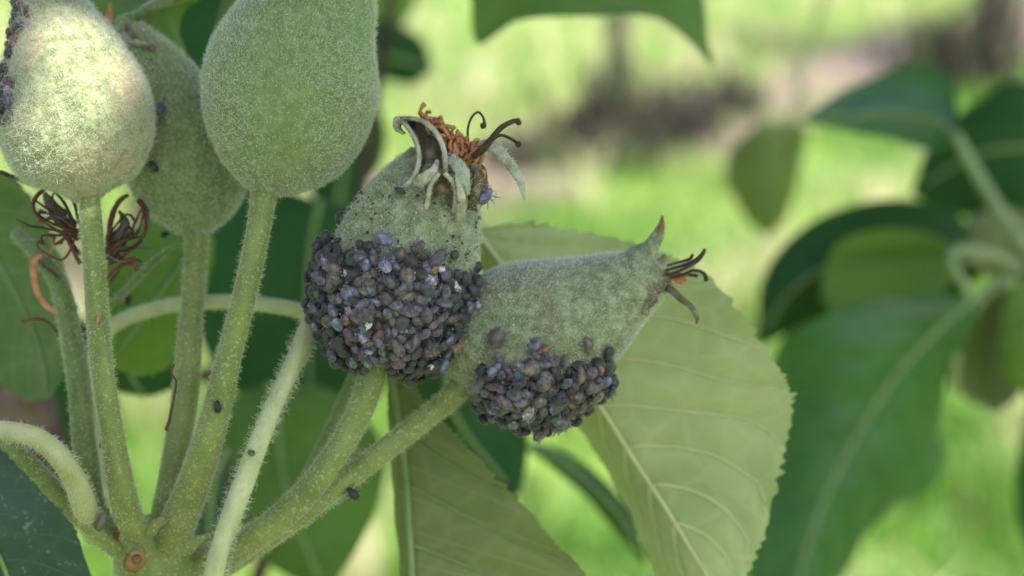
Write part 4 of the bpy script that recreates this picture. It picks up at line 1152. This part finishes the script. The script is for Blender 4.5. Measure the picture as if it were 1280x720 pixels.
def crust(path, rad, pred, nlayers, sizes, want, group, where, region, seed, stuff_name):
    q = np.random.default_rng(seed)
    acc_p, acc_r, acc_n, acc_l = [], [], [], []
    for lay, (off, tries) in enumerate(nlayers):
        P, nn, tt, u = on_tube(path, rad, tries, seed + lay)
        px, py, _ = PX(P)
        ok = pred(px, py, q, lay)
        for p0, n0 in zip(P[ok], nn[ok]):
            r = .5 * (sizes[0] + (sizes[1] - sizes[0]) * q.random() ** 1.35)
            c = p0 + n0 * (off + q.uniform(-.0001, .00012))
            if acc_p:
                dist = np.linalg.norm(np.array(acc_p) - c, axis=1)
                if (dist < .57 * (np.array(acc_r) + r)).any(): continue
            acc_p.append(c); acc_r.append(r); acc_n.append(n0); acc_l.append(lay)
    P, R, NN, LY = map(np.array, (acc_p, acc_r, acc_n, acc_l))
    face = (NN * norm(CAM - P)).sum(1)
    score = face + .35 * LY + R / .002
    order = np.argsort(-score)
    vis = [i for i in order if face[i] > -.25 or (LY[i] > 0 and face[i] > -.5)]
    names = [t[0] for t in TONES]; wts = np.array([t[2] for t in TONES]); wts = wts / wts.sum()
    rest = []
    for k, i in enumerate(order):
        if k < want and face[i] > -.45:
            ti = q.choice(len(TONES), p=wts)
            x, y, _ = PX(P[i])
            sz = "plump " if R[i] > .5 * (sizes[0] + .62 * (sizes[1] - sizes[0])) else ("tiny " if R[i] < .5 * (sizes[0] + .12 * (sizes[1] - sizes[0])) else "")
            place_aphid(P[i], NN[i], R[i] * 2.15, TONES[ti][1], q, f"*{sz}{names[ti]} aphid, {region(x, y)}, {where}", group)
        else:
            rest.append(i)
    # what is buried or behind: one mesh
    parts = []
    src = APH[0]
    sv = np.empty(len(src.vertices) * 3); src.vertices.foreach_get("co", sv); sv = sv.reshape(-1, 3)
    nb = 13 * 12
    sv = sv[:nb]; sf = [tuple(f.vertices) for f in src.polygons if max(f.vertices) < nb]
    for i in rest:
        n0 = NN[i]; head = norm(np.cross(n0, q.normal(size=3)) - n0 * .3); up = norm(n0 - head * (n0 @ head)); sd = np.cross(up, head)
        parts.append((P[i] + (sv * R[i] * 2.1) @ np.stack([head, sd, up], 0), sf))
    V, F = join(parts)
    o = mesh("aphid_mass", V, F, M_APHID)
    o.color = (.03, .027, .03, 1)
    tag(o, f"dark mass of aphids buried in the crust of the {where}", "aphids", kind="stuff")

up4x = [340, 372, 400, 440, 480, 520, 560, 600, 640]; up4y = [300, 300, 292, 308, 316, 322, 338, 352, 352]
def pred4(px, py, q, lay):
    b = np.interp(px, up4x, up4y) + 6 * np.sin(px * .09) + np.clip(q.standard_t(2.2, size=len(px)) * 6, -16, 14) + lay * 10
    return ((py > b) | ((py > b - 48) & (q.random(len(px)) < .010) & (lay == 0))) & ~((np.hypot(px - 470, py - 470) < 17 + 4 * lay))
def region4(x, y):
    v = "top rim" if y < 330 else ("upper rows" if y < 365 else ("middle rows" if y < 400 else ("lower rows" if y < 435 else "bottom edge")))
    h = "on outer flank" if x < 415 else ("left of centre" if x < 460 else ("at the centre" if x < 505 else ("right of centre" if x < 550 else "beside its neighbour")))
    return f"{v} {h}"
crust(p4, r4, pred4, [(.0002, 5200), (.0009, 3600), (.0014, 600)], (.0009, .00175), 190, "aphids crusted round the upright fruitlet", "upright fruitlet", region4, 60, "a")
up5x = [585, 600, 640, 680, 720, 770]; up5y = [500, 462, 446, 446, 455, 440]
def pred5(px, py, q, lay):
    b = np.interp(px, up5x, up5y) + 4 * np.sin(px * .11) + np.clip(q.standard_t(2.2, size=len(px)) * 5, -13, 12) + lay * 10
    return ((py > b) | ((py > b - 36) & (q.random(len(px)) < .010) & (lay == 0))) & (px > 597 + lay * 3) & (px < 762 - lay * 6)
def region5(x, y):
    v = "top row" if y < 468 else ("second row" if y < 492 else ("third row" if y < 518 else "lowest row"))
    h = "nearest the stalk" if x < 632 else ("left of centre" if x < 665 else ("right of centre" if x < 705 else "nearest the horn"))
    return f"{v} {h}"
crust(p5, r5, pred5, [(.0002, 4200), (.0010, 3000), (.0017, 600)], (.00095, .0021), 82, "aphids under the sideways fruitlet", "sideways fruitlet", region5, 80, "b")

def pred1(px, py, q, lay):
    return (px < 24 - .12 * py + 10 * np.sin(py * .06) + q.normal(size=len(px)) * 6 - lay * 8) & (py < 150) & (py > -30)
def region1(x, y):
    return ("high" if y < 50 else ("midway" if y < 115 else "low")) + (" at the very edge" if x < 10 else " a little inward")
crust(p1, r1, pred1, [(.0001, 2600), (.0006, 900)], (.0009, .0016), 20, "aphids under the wax of the pale fruitlet", "waxy pale fruitlet", region1, 120, "c")

# single aphids away from the crusts
q = np.random.default_rng(91)
for (x, y, d, s, tone, lb) in ((606, 246, .1685, .0016, (84, 88, 112), "bluish grey aphid sitting under the calyx of the upright fruitlet"),
                               (198, 138, .1755, .0014, (70, 74, 110), "dark blue aphid squeezed between two upper fruitlets"),
                               (192, 208, .1765, .0012, (60, 56, 62), "dark aphid low between the pale and the hidden fruitlet"),
                               (272, 508, .1685, .0010, (24, 22, 22), "small black aphid resting on the thick stalk"),
                               (441, 617, .1725, .0013, (34, 26, 24), "small dark aphid clinging under the lowest stalk"),
                               (314, 566, .1672, .0007, (80, 90, 50), "tiny greenish aphid on the straight pale petiole"),
                               (123, 400, .1672, .0008, (150, 100, 80), "tiny pinkish aphid on the pale fruitlet's stalk"),
                               (206, 293, .183, .0009, (36, 46, 30), "tiny dark aphid beside the hidden fruitlet's stalk"),
                               (160, 375, .186, .0010, (30, 40, 26), "tiny dark aphid above the thin crossing petiole"),
                               (500, 238, .1675, .0009, (40, 38, 40), "tiny black aphid under the hooded sepal")):
    P = W(np.array(x * 1.), np.array(y * 1.), np.array(d))
    place_aphid(P, norm(CAM - P), s, tone, q, lb, "aphids scattered over the cluster", dip=0.0)

by = {}
for o, P in PLACED: by.setdefault(o["label"], []).append((float(PX(P)[0]), o))
for lab, L in by.items():
    if len(L) > 1:
        L.sort(key=lambda t: t[0])
        words = {2: ("left of two", "right of two"), 3: ("leftmost of three", "middle of three", "rightmost of three"),
                 4: ("first of four", "second of four", "third of four", "fourth of four")}.get(len(L))
        if words:
            for w_, (_, o) in zip(words, L): o["label"] = f"{w_} {lab}"

# dark dots of young aphids on the bare part of the upright fruitlet, wax flecks on the crusts
def flecks(name, path, rad, pred, n, size, mat, label, seed, cat, off=.0001):
    q = np.random.default_rng(seed)
    P, nn, _, _ = on_tube(path, rad, n, seed)
    px, py, _ = PX(P)
    k = pred(px, py)
    parts = []
    for p0, n0 in zip(P[k], nn[k]):
        s = size * (.5 + q.random())
        a = norm(np.cross(n0, q.normal(size=3))); b = np.cross(n0, a)
        c = p0 + n0 * (off + s * .2)
        w_ = q.uniform(.4, .9)
        V = np.array([c + a * s, c + b * s * w_, c - a * s * .8, c - b * s * w_, c + n0 * s * .6, c - n0 * s * .4])
        parts.append((V, [(0, 1, 4), (1, 2, 4), (2, 3, 4), (3, 0, 4), (1, 0, 5), (2, 1, 5), (3, 2, 5), (0, 3, 5)]))
    V, F = join(parts)
    return tag(mesh(name, V, F, mat, smooth=False), label, cat, kind="stuff")
flecks("young_aphids", p4, r4, lambda x, y: (y > 238) & (y < 345), 650, .00016, M_STYLE, "dark specks of young aphids over the bare waist of the upright fruitlet", 101, "aphids", .00012)
flecks("wax_flecks", p4, r4, lambda x, y: (y > 330) & (y < 470), 180, .00018, M_SEPAL, "white wax flecks among the aphids of the upright fruitlet", 102, "wax flecks", .0009)
flecks("wax_flecks", p4, r4, lambda x, y: (y > 222) & (y < 345), 600, .00017, M_SEPAL, "pale wax flecks and shed skins on the waist of the upright fruitlet", 105, "wax flecks", .00012)
flecks("wax_flecks", p5, r5, lambda x, y: (y > 400) & (x < 780), 70, .00018, M_SEPAL, "pale wax flecks on the sideways fruitlet", 103, "wax flecks", .0004)
flecks("young_aphids", p2, r2, lambda x, y: (x < 250) & (y > 60), 60, .00016, M_STYLE, "dark specks on the hidden fruitlet", 104, "aphids", .0003)
def husk(x, y, d, s, mat, label, seed):
    q = np.random.default_rng(seed)
    c = W(np.array(x * 1.), np.array(y * 1.), np.array(d))
    parts = []
    for k in range(4):
        a = norm(q.normal(size=3) + norm(CAM - c) * .4)
        parts.append(tube(np.array([c, c + a * s * .5, c + a * s + q.normal(size=3) * s * .3]), [s * .35, s * .3, s * .08], 6))
    V, F = join(parts)
    return tag(mesh("shed_skin", V, F, mat), label, "shed skin", "shed aphid skins")
husk(462, 408, .1652, .0005, M_FLAKE, "crumpled white shed skin on the front of the aphid crust", 1)
husk(543, 338, .1662, .0007, M_SCAR, "orange brown flake at the upper rim of the aphid crust", 2)
husk(571, 432, .1668, .0007, M_SCAR, "rusty flake near the lower end of the aphid crust", 3)
husk(571, 356, .1665, .00045, M_FLAKE, "pale cream shed skin close to the neighbouring fruitlet", 4)
husk(541, 458, .167, .0004, M_FLAKE, "white shed skin at the bottom of the aphid crust", 5)
husk(660, 512, .1685, .0006, M_SCAR, "orange husk among the aphids below the sideways fruitlet", 6)
